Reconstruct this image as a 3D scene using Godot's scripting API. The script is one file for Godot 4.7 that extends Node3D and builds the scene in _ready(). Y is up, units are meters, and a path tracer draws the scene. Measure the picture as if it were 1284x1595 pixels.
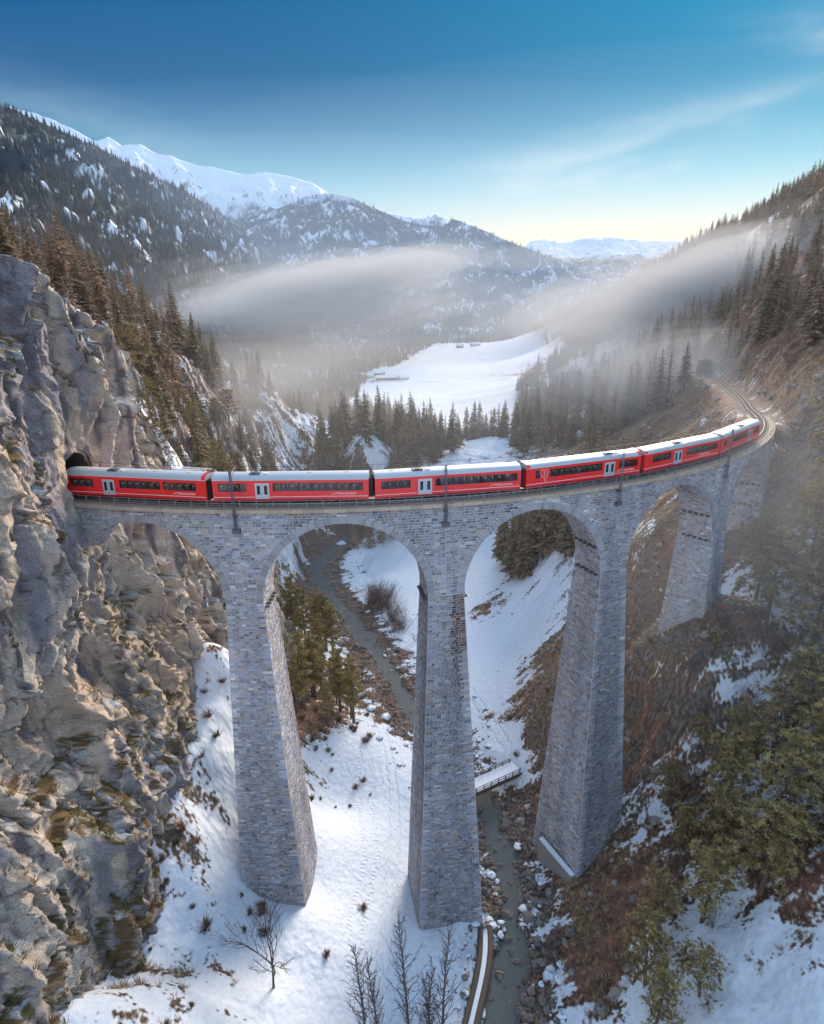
extends Node3D
# A stone railway viaduct over a snowy gorge, with a red train, cliffs, forests and mountains.

var rng := RandomNumberGenerator.new()
var used := {}
const AX := Vector3(-16.24, 0.0, -170.6)     # centre of the curve on which the viaduct stands
const PIER0 := -0.2916
const STEP := 0.2457

# ---------------------------------------------------------------- mesh helpers
class Buf:
	var v := PackedVector3Array()
	var n := PackedVector3Array()
	var c := PackedColorArray()
	var uv := PackedVector2Array()
	var ix := PackedInt32Array()
	func tri(a: Vector3, b: Vector3, d: Vector3, col := Color.WHITE) -> void:
		var nn := (d - a).cross(b - a).normalized()
		var k := v.size()
		v.append(a); v.append(b); v.append(d)
		for i in 3:
			n.append(nn); c.append(col); ix.append(k + i); uv.append(Vector2.ZERO)
	func quad(a: Vector3, b: Vector3, d: Vector3, e: Vector3, col := Color.WHITE) -> void:
		var nn := (d - a).cross(b - a) + (e - a).cross(d - a)
		nn = nn.normalized()
		var k := v.size()
		v.append(a); v.append(b); v.append(d); v.append(e)
		for i in 4:
			n.append(nn); c.append(col); uv.append(Vector2.ZERO)
		for i in [0, 1, 2, 0, 2, 3]:
			ix.append(k + i)
	func box(t: Transform3D, s: Vector3, col := Color.WHITE) -> void:
		var h := s * 0.5
		for ax in 3:
			for sg in [-1.0, 1.0]:
				var d := Vector3.ZERO; d[ax] = sg
				var u := Vector3.ZERO; u[(ax + 1) % 3] = 1.0
				var w := d.cross(u)
				var o := d * h
				var uu := u * h
				var ww := w * h
				quad(t * (o - uu - ww), t * (o - uu + ww), t * (o + uu + ww), t * (o + uu - ww), col)
	func tube(p: Array, r: Array, sides: int, col := Color.WHITE, cap := true) -> void:
		var k := v.size()
		var m := p.size()
		for i in m:
			var d: Vector3 = (p[mini(i + 1, m - 1)] - p[maxi(i - 1, 0)]).normalized()
			var a := d.cross(Vector3.UP if absf(d.y) < 0.9 else Vector3.RIGHT).normalized()
			var b := d.cross(a)
			for j in sides:
				var an := TAU * j / sides
				var q := a * cos(an) + b * sin(an)
				v.append(p[i] + q * r[i]); n.append(q); c.append(col); uv.append(Vector2.ZERO)
		for i in m - 1:
			for j in sides:
				var j2 := (j + 1) % sides
				var e := k + i * sides
				for q in [e + j, e + sides + j2, e + j2, e + j, e + sides + j, e + sides + j2]:
					ix.append(q)
		if cap:
			for en in [0, m - 1]:
				var e: int = k + en * sides
				for j in range(1, sides - 1):
					ix.append(e); ix.append(e + j); ix.append(e + j + 1)
	func grid(p: PackedVector3Array, cols: PackedColorArray, nr: int, nc: int, skip: PackedByteArray = PackedByteArray(), uvs: PackedVector2Array = PackedVector2Array()) -> void:
		var k := v.size()
		for r in nr:
			for q in nc:
				var dr := p[mini(r + 1, nr - 1) * nc + q] - p[maxi(r - 1, 0) * nc + q]
				var dc := p[r * nc + mini(q + 1, nc - 1)] - p[r * nc + maxi(q - 1, 0)]
				n.append(dr.cross(dc).normalized())
		v.append_array(p)
		c.append_array(cols)
		if uvs.size():
			uv.append_array(uvs)
		else:
			var z := PackedVector2Array(); z.resize(p.size()); uv.append_array(z)
		for r in nr - 1:
			for q in nc - 1:
				if skip.size() and skip[r * nc + q]:
					continue
				var a := k + r * nc + q
				ix.append(a); ix.append(a + 1); ix.append(a + nc + 1)
				ix.append(a); ix.append(a + nc + 1); ix.append(a + nc)
	func mesh(m: Material, am: ArrayMesh = null) -> ArrayMesh:
		if am == null:
			am = ArrayMesh.new()
		var a := []
		a.resize(Mesh.ARRAY_MAX)
		a[Mesh.ARRAY_VERTEX] = v; a[Mesh.ARRAY_NORMAL] = n; a[Mesh.ARRAY_COLOR] = c; a[Mesh.ARRAY_TEX_UV] = uv; a[Mesh.ARRAY_INDEX] = ix
		am.add_surface_from_arrays(Mesh.PRIMITIVE_TRIANGLES, a)
		am.surface_set_material(am.get_surface_count() - 1, m)
		return am

func L(r: float, g: float, b: float) -> Color:
	return Color(r, g, b)
func mat(r: float, g: float, b: float, rough := 0.85, metal := 0.0) -> StandardMaterial3D:
	var m := StandardMaterial3D.new()
	m.albedo_color = Color(r, g, b).linear_to_srgb()
	m.roughness = rough
	m.metallic = metal
	return m
func vmat(rough := 0.9) -> StandardMaterial3D:
	var m := mat(1, 1, 1, rough)
	m.vertex_color_use_as_albedo = true
	return m
func noise(sd: int, freq: float, oct := 4, ridged := false) -> FastNoiseLite:
	var f := FastNoiseLite.new()
	f.seed = sd
	f.noise_type = FastNoiseLite.TYPE_SIMPLEX_SMOOTH
	f.frequency = freq
	f.fractal_type = FastNoiseLite.FRACTAL_RIDGED if ridged else FastNoiseLite.FRACTAL_FBM
	f.fractal_octaves = oct
	return f
func bumps(sd: int, freq: float, px := 256) -> NoiseTexture2D:
	var t := NoiseTexture2D.new()
	t.width = px; t.height = px; t.seamless = true
	t.noise = noise(sd, freq, 5)
	return t
func numbered(called: String) -> String:
	var k: int = used.get(called, 0)
	used[called] = k + 1
	return called if k == 0 else "%s_%03d" % [called, k]
func tag(o: Node, label := "", category := "", group := "", kind := "") -> Node:
	if label: o.set_meta("label", label)
	if category: o.set_meta("category", category)
	if group: o.set_meta("group", group)
	if kind: o.set_meta("kind", kind)
	return o
func thing(called: String, at := Vector3.ZERO) -> Node3D:
	var o := Node3D.new()
	o.name = numbered(called)
	add_child(o)
	o.position = at
	return o
func part(called: String, me: Mesh, parent: Node, t := Transform3D()) -> MeshInstance3D:
	var o := MeshInstance3D.new()
	o.name = numbered(called) if parent == self else called
	o.mesh = me
	o.transform = t
	parent.add_child(o, true)
	return o
func many(called: String, me: Mesh, where: Array, tint: Array, parent: Node) -> MultiMeshInstance3D:
	var mm := MultiMesh.new()
	mm.transform_format = MultiMesh.TRANSFORM_3D
	mm.use_colors = tint.size() > 0
	mm.mesh = me
	mm.instance_count = where.size()
	for i in where.size():
		var t: Transform3D = where[i]
		mm.set_instance_transform(i, t)
		if tint.size():
			var col: Color = tint[i]
			mm.set_instance_color(i, col)
	var o := MultiMeshInstance3D.new()
	o.name = numbered(called) if parent == self else called
	o.multimesh = mm
	o.set_meta("kind", "stuff")
	parent.add_child(o, true)
	return o
func sstep(a: float, b: float, x: float) -> float:
	return smoothstep(a, b, x)
func rf(a: float, b: float) -> float:
	return rng.randf_range(a, b)
func copy_of(o: Node3D, called: String) -> Node3D:
	var c: Node3D = o.duplicate()
	c.name = numbered(called)
	add_child(c)
	return c

# ---------------------------------------------------------------- terrain heights
const CTRL := [Vector3(8,-3.6,-30),Vector3(10.6,-3.5,-56),Vector3(13.9,-3.4,-65.5),Vector3(14.6,-3.3,-74),Vector3(14.5,-3.2,-83),Vector3(13.5,-3.2,-93),Vector3(8,-3.1,-105),Vector3(0.2,-3,-117.6),Vector3(-8,-3,-142),Vector3(-19,-3,-167),Vector3(-32,-3,-190),Vector3(-37,-3,-206),Vector3(-33,-3,-225),Vector3(-24,0,-244),Vector3(-10.4,1,-83.3),Vector3(-12.3,1,-108.6),Vector3(-20.7,2.5,-92.5),Vector3(-4.9,1.5,-56.6),Vector3(-22.1,9,-60.1),Vector3(-28.5,15,-55.7),Vector3(-30.6,21,-44.4),Vector3(-32.8,27,-38.3),Vector3(-34.1,23,-63),Vector3(-32.1,27,-76.9),Vector3(-33.5,35,-91.6),Vector3(-33.4,9,-135.7),Vector3(-26.1,13,-68.3),Vector3(-17.5,6,-67.5),Vector3(0,0,-68),Vector3(9.5,-0.5,-70.2),Vector3(-8.9,2.2,-65),Vector3(-11.1,4,-52.1),Vector3(3.7,-0.2,-56.7),Vector3(-1.3,0,-99.9),Vector3(-27.9,6,-113.4),Vector3(-19.1,1,-120),Vector3(-45.4,3,-183),Vector3(-9.8,0,-192.9),Vector3(-1,-0.5,-165.6),Vector3(-11.1,0,-230.2),Vector3(-16.5,6.8,-65),Vector3(10.3,0.8,-67.6),Vector3(-0.2,0.7,-66.2),Vector3(4.5,0.7,-66.5),Vector3(18.6,1,-166.1),Vector3(17.2,1,-123.7),Vector3(18.9,1.5,-105.1),Vector3(11.6,-1.5,-99.4),Vector3(21.6,0,-97.5),Vector3(26.2,4,-141.9),Vector3(36.2,16,-143.8),Vector3(25.3,9,-112.1),Vector3(30.5,17,-107.1),Vector3(27.2,6,-95.7),Vector3(28,6,-178.1),Vector3(38.1,16,-169.7),Vector3(27.3,6,-206),Vector3(26.6,2,-76.3),Vector3(34.3,11,-80.5),Vector3(46.4,37.5,-87.3),Vector3(44.5,35,-96.3),Vector3(22.8,-0.5,-85.4),Vector3(18.1,-1.5,-72.5),Vector3(17.9,-1,-62.1),Vector3(43.5,27,-102.2),Vector3(37.9,17,-87.3),Vector3(49.9,36,-111.6),Vector3(50.9,44,-119.8),Vector3(50.6,42,-90.9),Vector3(62.1,45.4,-108),Vector3(45,36.5,-93),Vector3(44,34.5,-97.5),Vector3(49,40,-88),Vector3(52,39,-95),Vector3(22,2.6,-40),Vector3(32,11.2,-40),Vector3(44,21.6,-40),Vector3(60,35.3,-40),Vector3(24,3.4,-58),Vector3(34,12,-58),Vector3(46,22.4,-58),Vector3(60,34.4,-58),Vector3(80,51.6,-58),Vector3(44,19.8,-75),Vector3(58,31.8,-75),Vector3(72,43.8,-75),Vector3(90,59.3,-75),Vector3(22,3.4,-25),Vector3(40,18.9,-25),Vector3(60,36.4,-20),Vector3(62,44,-92),Vector3(78,57,-92),Vector3(100,76,-92),Vector3(66,49.5,-106),Vector3(75,58,-118),Vector3(80,64,-138),Vector3(85,63.5,-160),Vector3(95,63.5,-190),Vector3(106,63.5,-223),Vector3(60,44,-150),Vector3(66,45,-175),Vector3(80,47,-200),Vector3(86,80,-115),Vector3(98,82,-140),Vector3(110,85,-165),Vector3(120,84,-195),Vector3(130,80,-225),Vector3(112,68,-240),Vector3(104,100,-100),Vector3(130,110,-130),Vector3(137.6,81.9,-210),Vector3(223,143,-360),Vector3(171.9,105.5,-270),Vector3(174.2,94.2,-310),Vector3(155.5,73.1,-330),Vector3(296,134.8,-650),Vector3(253.8,137,-480),Vector3(308,113.3,-900),Vector3(283.3,58.1,-1200),Vector3(270.3,22.2,-1450),Vector3(230.2,148.2,-340),Vector3(420,230,-330),Vector3(480,240,-600),Vector3(520,230,-900),Vector3(520,160,-1300),Vector3(200,150,-160),Vector3(230,170,-80),Vector3(189.1,31,-700),Vector3(140.9,36.3,-420),Vector3(89.1,23,-400),Vector3(83.1,36.3,-250),Vector3(53.3,32.2,-235),Vector3(79.6,47.4,-185),Vector3(37.4,26,-290),Vector3(12.9,24.3,-300),Vector3(-5.6,27.3,-255),Vector3(-21.8,27.4,-250),Vector3(33.5,5.1,-520),Vector3(240.8,50.3,-900),Vector3(-51.5,0,-624.7),Vector3(206.8,0,-1100.9),Vector3(107.2,0,-1665.2),Vector3(282.2,0,-1697.3),Vector3(-37.7,0,-971.3),Vector3(-211.9,0,-1783),Vector3(-205,0,-1006.7),Vector3(0,0,-1900),Vector3(300,0,-1900),Vector3(-350,0,-1500),Vector3(-300,2,-900),Vector3(-200,3,-700),Vector3(-110,4,-560),Vector3(-77.4,90.5,-135),Vector3(-81.2,85.6,-185),Vector3(-79.5,72.2,-230),Vector3(-71.9,54.2,-290),Vector3(-53.6,38.6,-300),Vector3(-35.7,27.4,-290),Vector3(-54.7,55.9,-150),Vector3(-63.2,34.9,-245),Vector3(-51.1,25,-262),Vector3(-66.4,70.2,-165),Vector3(-62.9,57.8,-200),Vector3(-60.9,42.3,-262),Vector3(-47.8,64.7,-110),Vector3(-60,97,-60),Vector3(-62,95,-80),Vector3(-66,90,-105),Vector3(-70,104,-30),Vector3(-90,112,-60),Vector3(-70,84,-118),Vector3(-110,105,-110),Vector3(-120,100,-160),Vector3(-110,84,-210),Vector3(-95,60,-270),Vector3(-80,25,-350),Vector3(-180,140,-150),Vector3(-200,130,-250),Vector3(-180,70,-400),Vector3(-250,200,-150),Vector3(-250,110,-420),Vector3(-40,29,-30),Vector3(-46,62,-30),Vector3(-40,29,-45),Vector3(-46,62,-45),Vector3(-40,29,-60),Vector3(-46,62,-60),Vector3(-42,30,-80),Vector3(-50,60,-80),Vector3(-42,30,-95),Vector3(-50,60,-95),Vector3(-42,30,-110),Vector3(-50,60,-110),Vector3(-42,28,-125),Vector3(-47,52,-125),Vector3(-38,10,-150),Vector3(-52,46,-150)]
const COVER := [Vector3(-10.4,-83.3,1),Vector3(-12.3,-108.6,1),Vector3(-4.9,-56.6,1),Vector3(-11.1,-52.1,1),Vector3(-1.3,-92.4,1),Vector3(-19.4,-86,0.95),Vector3(-22.1,-60.1,0.9),Vector3(-28.5,-55.7,0.72),Vector3(-33.9,-50.4,0.68),Vector3(-34.1,-63,0.5),Vector3(-34.2,-68.9,0.42),Vector3(-31.3,-77.5,0.8),Vector3(-31.8,-86.3,0.85),Vector3(-40.9,-111.7,0.8),Vector3(-30.5,-39.1,0.75),Vector3(-23.7,-47.8,0.68),Vector3(-27.2,-43.8,0.6),Vector3(-22,-67.5,0.95),Vector3(-23.8,-92.8,0.72),Vector3(-20.5,-109.6,0.35),Vector3(-26.8,-131.6,0.42),Vector3(-17,-128.3,0.5),Vector3(-42.5,-190.2,0.7),Vector3(-42.6,-204.6,0.85),Vector3(-33.4,-135.7,0.65),Vector3(-10.8,-217.4,1),Vector3(-1,-178.3,0.9),Vector3(-19.8,-204.4,0.75),Vector3(-30.7,-216.6,0.65),Vector3(-1.1,-153.7,0.85),Vector3(-14.5,-135.3,0.7),Vector3(-8.7,-118.1,0.7),Vector3(18.4,-174.1,0.95),Vector3(17.8,-149.8,1),Vector3(16.9,-121.4,1),Vector3(18.7,-103.7,1),Vector3(13.3,-115.2,0.6),Vector3(28.9,-130.9,0.72),Vector3(23.7,-127,0.72),Vector3(35.5,-140.6,0.8),Vector3(34.9,-125.8,0.5),Vector3(29.2,-160.9,0.7),Vector3(22.5,-166.6,0.5),Vector3(26.1,-109.8,0.12),Vector3(31.4,-110.8,0.1),Vector3(26.2,-96.7,0.3),Vector3(22.3,-94.4,0.45),Vector3(25.8,-101.3,0.15),Vector3(43.6,-105.6,0.18),Vector3(38.9,-87.5,0.2),Vector3(49.9,-111.6,0.18),Vector3(50.9,-119.9,0.28),Vector3(50.1,-104.9,0.2),Vector3(55.9,-100.8,0.6),Vector3(62.1,-105.6,0.1),Vector3(51.2,-87.3,0.3),Vector3(22.3,-82.9,0.5),Vector3(20.2,-68.4,0.7),Vector3(16.8,-57.2,0.78),Vector3(22.1,-61.5,0.1),Vector3(24.2,-69.5,0.15),Vector3(21.8,-91.9,0.3),Vector3(34.9,-74.2,0.46),Vector3(31.7,-65,0.22),Vector3(30.4,-71.4,0.1),Vector3(41.7,-78.7,0.46),Vector3(46.2,-76.4,0.52),Vector3(52.3,-79.2,0.5),Vector3(60.6,-82,0.55),Vector3(50.5,-65.9,0.54),Vector3(41.2,-67.8,0.38),Vector3(41.8,-60.6,0.42),Vector3(35.5,-58.3,0.75),Vector3(34.3,-52.1,0.7),Vector3(39.4,-48.7,0.82),Vector3(41.2,-43,0.88),Vector3(36.9,-46.1,0.88),Vector3(31.4,-51.7,0.7),Vector3(27.1,-51.5,0.62),Vector3(45.5,-50.7,0.46),Vector3(42.4,-54.7,0.5),Vector3(47.3,-57.5,0.46),Vector3(23.8,-55.7,0.35),Vector3(55.9,-68.1,0.5),Vector3(77.1,-119.4,0.3),Vector3(83.5,-123.7,0.12),Vector3(98.9,-162.3,0.1),Vector3(126.1,-241.5,0.18),Vector3(83.8,-142,0.12),Vector3(171.9,-270,0.1),Vector3(-75.9,-183.3,0.5),Vector3(-57.8,-145.1,0.42),Vector3(-68.1,-194.2,0.42),Vector3(-62.9,-192.2,0.34),Vector3(-58,-207.6,0.45),Vector3(-61.2,-278.4,0.55),Vector3(-236.3,-963.5,0.42),Vector3(-49.6,-272.8,0.5),Vector3(-61.4,-184.6,0.4),Vector3(-27.8,-258.5,0.5),Vector3(-5.8,-274.5,0.5),Vector3(21.8,-338.3,0.95),Vector3(37.4,-290,0.95),Vector3(52.2,-489.5,0.92),Vector3(76,-340.1,0.4),Vector3(73.3,-219.9,0.1),Vector3(125.1,-458.5,0.35),Vector3(153,-460.9,0.6),Vector3(169.5,-457.7,0.62),Vector3(102.1,-232,0.15),Vector3(11,-495,0.7),Vector3(-51.5,-624.7,1),Vector3(38.7,-601.1,1),Vector3(156.9,-835.1,0.95),Vector3(99.1,-1539.3,1),Vector3(-37.7,-971.3,0.95),Vector3(-194.3,-1201.7,0.8),Vector3(-181.4,-885.3,0.7),Vector3(-150,-800,0.45),Vector3(-200,-1000,0.5),Vector3(-110,-1300,0.5),Vector3(-10,-1500,0.6),Vector3(-95,-620,0.5),Vector3(-70,-900,0.6),Vector3(150,-700,0.5),Vector3(230,-900,0.5),Vector3(10,-620,1),Vector3(20,-900,1),Vector3(110,-1000,1),Vector3(230,-1500,1),Vector3(60,-1200,1),Vector3(100,-1200,1),Vector3(-150,-800,0.9),Vector3(330,-900,0.3),Vector3(400,-500,0.2),Vector3(-100,-150,0.5),Vector3(-150,-250,0.4),Vector3(-60,-60,0.5),Vector3(-200,-500,0.4),Vector3(-300,-1200,0.6),Vector3(400,-1400,0.5),Vector3(60,-20,0.6),Vector3(0,-20,0.9),Vector3(-30,-20,0.6)]
const RIVER := [Vector3(8,-3.0,-20),Vector3(10.6,-3.0,-56),Vector3(13.9,-2.95,-65.5),Vector3(14.6,-2.9,-74),Vector3(14.5,-2.85,-83),Vector3(13.5,-2.8,-93),Vector3(8,-2.7,-105),Vector3(0.2,-2.6,-117.6),Vector3(-8,-2.5,-142),Vector3(-19,-2.4,-167),Vector3(-31,-2.3,-190),Vector3(-36,-2.2,-206),Vector3(-33,-2.1,-225),Vector3(-24,-2.0,-243)]

func solve_rbf(pts: Array) -> PackedFloat64Array:
	var n := pts.size() + 1
	var rows := []
	for i in n:
		var row := PackedFloat64Array(); row.resize(n + 1)
		for j in n:
			if i < n - 1 and j < n - 1:
				var dx: float = pts[i].x - pts[j].x
				var dz: float = pts[i].y - pts[j].y
				row[j] = sqrt(dx * dx + dz * dz + 36.0) - (0.02 if i == j else 0.0)
			elif i < n - 1 or j < n - 1:
				row[j] = 1.0
		if i < n - 1:
			row[n] = pts[i].z
		rows.append(row)
	for k in n:
		var best := k
		for i in range(k + 1, n):
			if absf(rows[i][k]) > absf(rows[best][k]): best = i
		if best != k:
			var t = rows[k]; rows[k] = rows[best]; rows[best] = t
		var pk: PackedFloat64Array = rows[k]
		var inv := 1.0 / pk[k]
		for i in range(k + 1, n):
			var ri: PackedFloat64Array = rows[i]
			var f := ri[k] * inv
			if f != 0.0:
				for j in range(k, n + 1):
					ri[j] -= f * pk[j]
				rows[i] = ri
	var w := PackedFloat64Array(); w.resize(n)
	for k in range(n - 1, -1, -1):
		var s: float = rows[k][n]
		for j in range(k + 1, n):
			s -= rows[k][j] * w[j]
		w[k] = s / rows[k][k]
	return w

var px := PackedFloat32Array()
var pz := PackedFloat32Array()
var pw := PackedFloat32Array()
func set_rbf(pts: Array) -> void:
	var w := solve_rbf(pts)
	px.clear(); pz.clear(); pw.clear()
	for p in pts:
		px.append(p.x); pz.append(p.y)
	for k in w.size():
		pw.append(w[k])
func rbf(x: float, z: float) -> float:
	var s := pw[px.size()]
	for i in px.size():
		var dx := x - px[i]
		var dz := z - pz[i]
		s += pw[i] * sqrt(dx * dx + dz * dz + 36.0)
	return s

# a sampled field: near one 2 m, far one 10 m
class Field:
	var x0: float
	var z0: float
	var st: float
	var nx: int
	var nz: int
	var d := PackedFloat32Array()
	func at(x: float, z: float) -> float:
		var fx := clampf((x - x0) / st, 0.0, nx - 1.001)
		var fz := clampf((z - z0) / st, 0.0, nz - 1.001)
		var i := int(fx)
		var j := int(fz)
		fx -= i; fz -= j
		var k := j * nx + i
		return lerpf(lerpf(d[k], d[k + 1], fx), lerpf(d[k + nx], d[k + nx + 1], fx), fz)
func field(x0: float, x1: float, z0: float, z1: float, st: float) -> Field:
	var f := Field.new()
	f.x0 = x0; f.z0 = z0; f.st = st
	f.nx = int((x1 - x0) / st) + 1
	f.nz = int((z1 - z0) / st) + 1
	f.d.resize(f.nx * f.nz)
	for j in f.nz:
		for i in f.nx:
			f.d[j * f.nx + i] = rbf(x0 + i * st, z0 + j * st)
	return f
var hn: Field
var hm: Field
var cn: Field
var cm: Field
const NB := Rect2(-125, -330, 275, 318)      # the near ground
const MB := Rect2(-450, -1950, 1100, 1960)   # the valley
var g1 := noise(11, 0.03, 4)
var g2 := noise(12, 0.16, 4)
var g3 := noise(13, 0.045, 4, true)
var path: Array = []                         # the railway line's centre, from the cliff to the far tunnel

func river_at(x: float, z: float) -> Vector2:  # (distance to the river's middle, water level there)
	var best := 1e9
	var lv := -3.0
	for i in RIVER.size() - 1:
		var a: Vector3 = RIVER[i]
		var b: Vector3 = RIVER[i + 1]
		var dx := b.x - a.x
		var dz := b.z - a.z
		var t := clampf(((x - a.x) * dx + (z - a.z) * dz) / (dx * dx + dz * dz), 0.0, 1.0)
		var d := Vector2(x - a.x - dx * t, z - a.z - dz * t).length()
		if d < best:
			best = d; lv = lerpf(a.y, b.y, t)
	return Vector2(best, lv)
func path_at(x: float, z: float) -> Vector2:   # (distance to the line beyond the viaduct, its level)
	var best := 1e9
	var lv := 0.0
	for i in path.size() - 1:
		var a: Vector3 = path[i]
		if a.x < 71.0: continue
		var b: Vector3 = path[i + 1]
		var dx := b.x - a.x
		var dz := b.z - a.z
		var t := clampf(((x - a.x) * dx + (z - a.z) * dz) / (dx * dx + dz * dz), 0.0, 1.0)
		var d := Vector2(x - a.x - dx * t, z - a.z - dz * t).length()
		if d < best:
			best = d; lv = lerpf(a.y, b.y, t)
	return Vector2(best, lv)
func H(x: float, z: float) -> float:
	var near := NB.has_point(Vector2(x, z))
	var h := hn.at(x, z) if near else hm.at(x, z)
	var amp := clampf((h - 1.0) / 14.0, 0.12, 1.0) if z > -420 else 0.5
	if x < -36.0 and z < -92.0 and z > -420.0:
		var k := sstep(-36.0, -44.0, x) * sstep(-92.0, -104.0, z)
		h += (g3.get_noise_2d(x, z) - 0.15) * 6.5 * k
	if x > 84.0 and z < -90.0 and z > -520.0:
		h += (g3.get_noise_2d(x * 0.8, z * 0.8) - 0.1) * 7.0 * sstep(84.0, 104.0, x)
	if x > 20.0 and x < 75.0 and z > -112.0 and z < -60.0: amp *= 0.45
	h += g1.get_noise_2d(x, z) * 3.0 * amp + g2.get_noise_2d(x, z) * 0.9 * amp
	if near:
		if h < 14.0:
			var rv := river_at(x, z)
			if rv.x < 17.0:
				# a shallow channel between low gravel bars
				var wob := g1.get_noise_2d(x * 2.2, z * 2.2)
				var bar := rv.y + 0.28 + g2.get_noise_2d(x * 2.0, z * 2.0) * 0.55 + sstep(6.0, 11.0, rv.x) * 0.5
				var bed := lerpf(rv.y - 0.55 + g2.get_noise_2d(x * 2.6, z * 2.6) * 0.75, bar, sstep(1.2 + wob * 1.8, 2.9 + wob * 1.8, rv.x))
				h = lerpf(bed, maxf(h, bar), sstep(4.0 + wob * 1.5, 8.0 + wob * 2.0, rv.x))
		if x > 62.0 and z < -105.0 and z > -260.0:
			var pv := path_at(x, z)
			if pv.x < 11.0:
				h = lerpf(pv.y - 0.35, h, sstep(2.3, 9.0, pv.x))
	return h
func slope(x: float, z: float) -> float:
	return Vector2(H(x + 1, z) - H(x - 1, z), H(x, z + 1) - H(x, z - 1)).length() * 0.5

# ---------------------------------------------------------------- ground cover, computed into one picture per sheet
var snow_map := PackedByteArray()
var snow_side := 2048
var bare_mask: ImageTexture
func ground_picture(b: Rect2, cov: Field, hf: Field, side: int, sd: int, fine: float, keep: bool) -> ImageTexture:
	var low := 256
	var im := Image.create(low, low, false, Image.FORMAT_RGB8)
	for j in low:
		for i in low:
			var x := b.position.x + b.size.x * (i + 0.5) / low
			var z := b.position.y + b.size.y * (j + 0.5) / low
			var cv := clampf(cov.at(x, z), 0.0, 1.0)
			var sl := Vector2(hf.at(x + 3, z) - hf.at(x - 3, z), hf.at(x, z + 3) - hf.at(x, z - 3)).length() / 6.0
			var wet := 0.0
			if keep:
				var rv := river_at(x, z)
				wet = 1.0 - sstep(4.0, 8.5 if z > -112.0 else 12.0, rv.x + g2.get_noise_2d(x, z) * 3.5)
				if x > 55.0 and z < -95.0:
					var pv := path_at(x, z)
					if pv.x < 5.0: cv = 0.3
			im.set_pixel(i, j, Color(clampf(cv - wet * 0.52, 0, 1), clampf(sstep(0.9, 1.5, sl) + 0.55 * sstep(88.0, 106.0, x) * sstep(-90.0, -110.0, z) * sstep(-420.0, -330.0, z), 0.0, 1.0), wet))
	im.resize(side, side, Image.INTERPOLATE_CUBIC)
	var base := im.get_data()
	var f1 := noise(sd, 0.012 * fine, 5)
	var n1 := f1.get_image(side, side, false, false, true)
	n1.convert(Image.FORMAT_L8)
	var f2 := noise(sd + 1, 0.05 * fine, 4)
	var n2 := f2.get_image(side / 2, side, false, false, true)
	n2.convert(Image.FORMAT_L8)
	n2.resize(side, side, Image.INTERPOLATE_BILINEAR)
	var f3 := noise(sd + 2, 0.2 * fine, 3)
	var n3 := f3.get_image(side, side, false, false, true)
	n3.convert(Image.FORMAT_L8)
	var d1 := n1.get_data()
	var d2 := n2.get_data()
	var d3 := n3.get_data()
	var out := PackedByteArray()
	out.resize(side * side * 3)
	if keep:
		snow_map.resize(side * side); snow_side = side
	var p := 0
	for k in side * side:
		var a := d1[k] - 128
		var e := d2[k] - 128
		var f := d3[k] - 128
		var t := base[p] - 128 + a * 0.42 + e * 0.62 + f * 0.42
		# bare ground: dry brown grass, ochre grass, dark earth; grey rock where steep; gravel by the river
		var w := clampf((e + f * 0.8) / 128.0 * 0.9 + 0.5, 0.0, 1.0)
		var r := lerpf(90.0, 166.0, w)
		var g := lerpf(68.0, 120.0, w)
		var bl := lerpf(58.0, 98.0, w)
		if a > 24:
			var u := minf((a - 24) / 40.0, 1.0)
			r = lerpf(r, 112.0, u * 0.6); g = lerpf(g, 96.0, u * 0.6); bl = lerpf(bl, 56.0, u * 0.6)
		var st := base[p + 1] / 255.0 * clampf(0.5 + (f - e) / 90.0, 0.0, 1.0)
		if st > 0.0:
			var q := 118.0 + f * 0.5
			r = lerpf(r, q, st); g = lerpf(g, q * 0.95, st); bl = lerpf(bl, q * 0.92, st)
		var wt := base[p + 2] / 255.0
		if wt > 0.0:
			var q2 := 106.0 + f * 0.55 + e * 0.2
			r = lerpf(r, q2 + 12.0, wt); g = lerpf(g, q2 * 0.90, wt); bl = lerpf(bl, q2 * 0.80, wt)
		var s := clampf(0.5 + t / 18.0, 0.0, 1.0)
		if keep:
			snow_map[k] = int(s * 255.0)
		out[p] = int(clampf(lerpf(r, 206.0 + f * 0.08, s), 0.0, 255.0))
		out[p + 1] = int(clampf(lerpf(g, 214.0 + f * 0.08, s), 0.0, 255.0))
		out[p + 2] = int(clampf(lerpf(bl, 224.0 + f * 0.06, s), 0.0, 255.0))
		p += 3
	if keep:
		var bare := PackedByteArray()
		bare.resize(side * side)
		for k in side * side:
			bare[k] = 225 - int(snow_map[k] * 0.80)
		bare_mask = ImageTexture.create_from_image(Image.create_from_data(side, side, false, Image.FORMAT_L8, bare))
	return ImageTexture.create_from_image(Image.create_from_data(side, side, false, Image.FORMAT_RGB8, out))
func snowy(x: float, z: float) -> float:
	var i := int((x - NB.position.x) / NB.size.x * snow_side)
	var j := int((z - NB.position.y) / NB.size.y * snow_side)
	if i < 0 or j < 0 or i >= snow_side or j >= snow_side: return 1.0
	return snow_map[j * snow_side + i] / 255.0
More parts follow.
